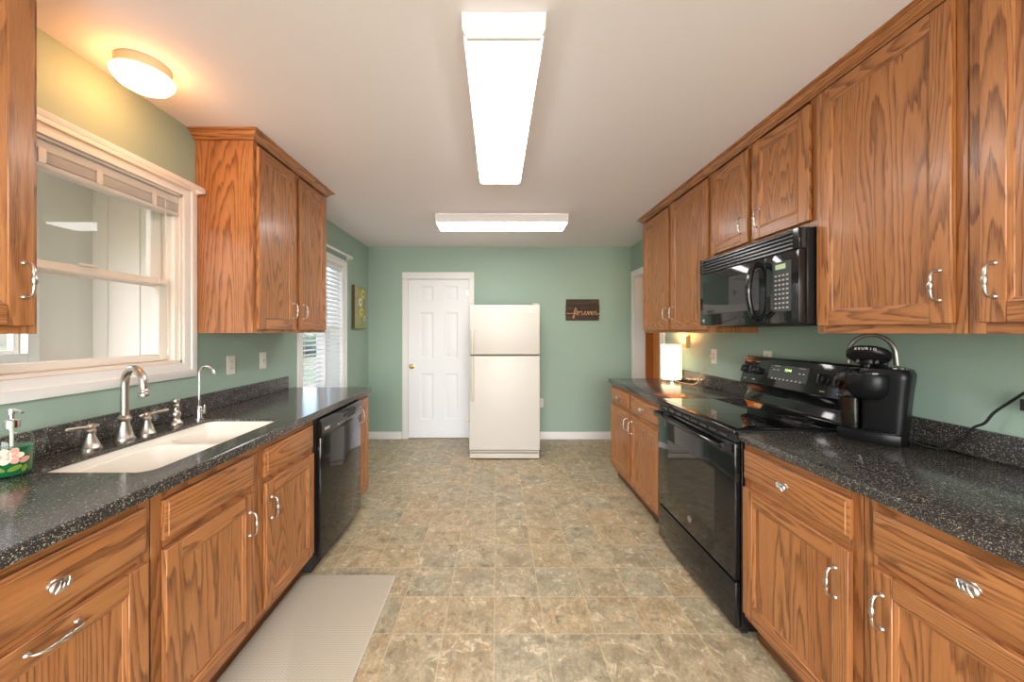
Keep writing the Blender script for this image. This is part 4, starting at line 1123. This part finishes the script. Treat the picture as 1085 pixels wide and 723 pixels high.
hung_blind(3.474, W2[1] - .016, 62, 'white blind with closed slats, on the half of the far window nearer the picture')
def rod(y0, y1, z, label, ret0=True):
    xo = XL + .075
    b = MB()
    pts = [(XL + .024, y1, z), (xo - .02, y1, z), (xo - .005, y1 - .006, z), (xo, y1 - .022, z), (xo, y0 + .022, z), (xo - .005, y0 + .006, z), (xo - .02, y0, z), (XL + .024, y0, z)]
    loops = []
    for i, p in enumerate(pts):
        p = Vector(p); d = Vector(pts[min(i + 1, len(pts) - 1)]) - Vector(pts[max(i - 1, 0)]); d.normalize(); n = Vector((-d.y, d.x, 0))
        loops.append([p + n * a + Vector((0, 0, h)) for a, h in ((-.004, -.010), (.003, -.012), (.005, 0), (.003, .012), (-.004, .010))])
    b.quadloop(loops, ROD, True, True)
    for y in (y0, y1): b.box(XL + .0005, XL + .026, y - .006, y + .006, z - .016, z + .016, ROD)
    return tag(b.build('curtain_rod'), label, 'curtain rod', 'white curtain rods')
rod(1.06, 1.955, 2.118, 'bare white curtain rod across the top of the sink window')
rod(2.975, 3.96, 2.165, 'bare white curtain rod across the top of the window with lowered blinds')

# ------------------------------------------------------------------ rug, sign, canvas
b = MB()
o = rrect(-1.085, -.558, .75, 2.03, .03, .0005); o2 = rrect(-1.085, -.558, .75, 2.03, .02, .008); o3 = rrect(-1.079, -.564, .756, 2.024, .018, .012)
b.quadloop([o, o2, o3], RUG, True, True); tag(b.build('rug'), 'beige woven kitchen mat lying along the sink cabinets', 'rug')

rt = root('wall_sign', (1.095, YB - .012, 1.5), 'dark plank sign with forever in script on the back wall', 'sign')
b = MB(); sx0, sx1 = .884, 1.308
zs = [1.512, 1.572, 1.640, 1.712, 1.782]
for k in range(4):
    b.box(sx0 + random.uniform(-.004, .004), sx1 + random.uniform(-.004, .004), YB - .020 - random.uniform(0, .002), YB - .001, zs[k] + .001, zs[k + 1], TABLET, .003)
b.build('board', rt)
b = MB(); yy = YB - .0225
def stroke(pts, r=.0032): b.tube([(x, yy, z) for x, z in pts], r, LETTER, 6, smooth=4)
zb_ = 1.585; X = .985
stroke([(sx0 + .002, zb_ + .018), (X - .04, zb_ + .016), (X, zb_ + .02), (X + .03, zb_ + .05), (X + .025, zb_ + .085), (X + .008, zb_ + .06), (X + .004, zb_ - .01), (X - .004, zb_ - .045), (X - .014, zb_ - .03), (X + .008, zb_ + .005), (X + .03, zb_ + .012)], .004)
X += .032
def glyph(pts):
    stroke([(X + .044 * u, zb_ - .004 + .05 * v) for u, v in pts])
glyph([(-.05, .3), (.3, .55), (.62, .86), (.34, .92), (.1, .5), (.3, .05), (.62, .2), (.7, .62), (.6, .86), (1, .75)]); X += .046
glyph([(0, .75), (.2, 1.0), (.34, .78), (.62, .86), (.56, .45), (.62, .06), (.84, .08), (1, .3)]); X += .046
E_ = [(0, .3), (.5, .5), (.66, .8), (.44, .96), (.22, .6), (.3, .14), (.6, .03), (1, .35)]
glyph(E_); X += .044
glyph([(0, .35), (.14, .85), (.28, .9), (.42, .06), (.75, .9), (1, .78)]); X += .042
glyph([(0, .7), (.1, .4)] + E_[1:]); X += .046
glyph([(0, .4), (.2, 1.0), (.34, .78), (.62, .86), (.56, .45), (.62, .06), (.84, .08), (1, .3)])
stroke([(X + .044, zb_ + .011), (X + .06, zb_ + .016), (sx1 - .002, zb_ + .012)])
tag(b.build('lettering', rt), 'tan script lettering')

rt = root('canvas_painting', (XL + .02, 4.265, 1.4), 'narrow canvas of yellow and cream flowers beyond the blinds', 'painting')
b = MB(); b.box(XL + .001, XL + .036, 4.10, 4.43, 1.40, 1.90, CANSIDE, .002); b.box(XL + .0355, XL + .0375, 4.103, 4.427, 1.403, 1.897, CANVAS); b.build('canvas', rt)
b = MB(); xx = XL + .0378
for cy, cz, rr_, m in ((4.345, 1.815, .062, YELLOWP), (4.27, 1.715, .056, CREAMP), (4.30, 1.60, .058, YELLOWP), (4.395, 1.53, .035, CREAMP)):
    for k in range(7):
        a = 2 * math.pi * k / 7; py, pz = cy + rr_ * .55 * math.cos(a), cz + rr_ * .55 * math.sin(a)
        b.lathe([(rr_ * .42, -.0003), (rr_ * .38, .0022), (.0, .0028)], axis_x(1, (xx, py, pz)), m, 14, cap1=False)
    b.lathe([(rr_ * .3, -.0003), (rr_ * .24, .0042), (.0, .005)], axis_x(1, (xx, cy, cz)), DARKP, 14, cap1=False)
for y_, za, zb2 in ((4.30, 1.42, 1.56), (4.28, 1.42, 1.66), (4.36, 1.42, 1.76)): b.tube([(xx, y_, za), (xx, y_ + .012, (za + zb2) / 2), (xx, y_, zb2)], .004, LEAF, 6)
b.build('painted_flowers', rt)
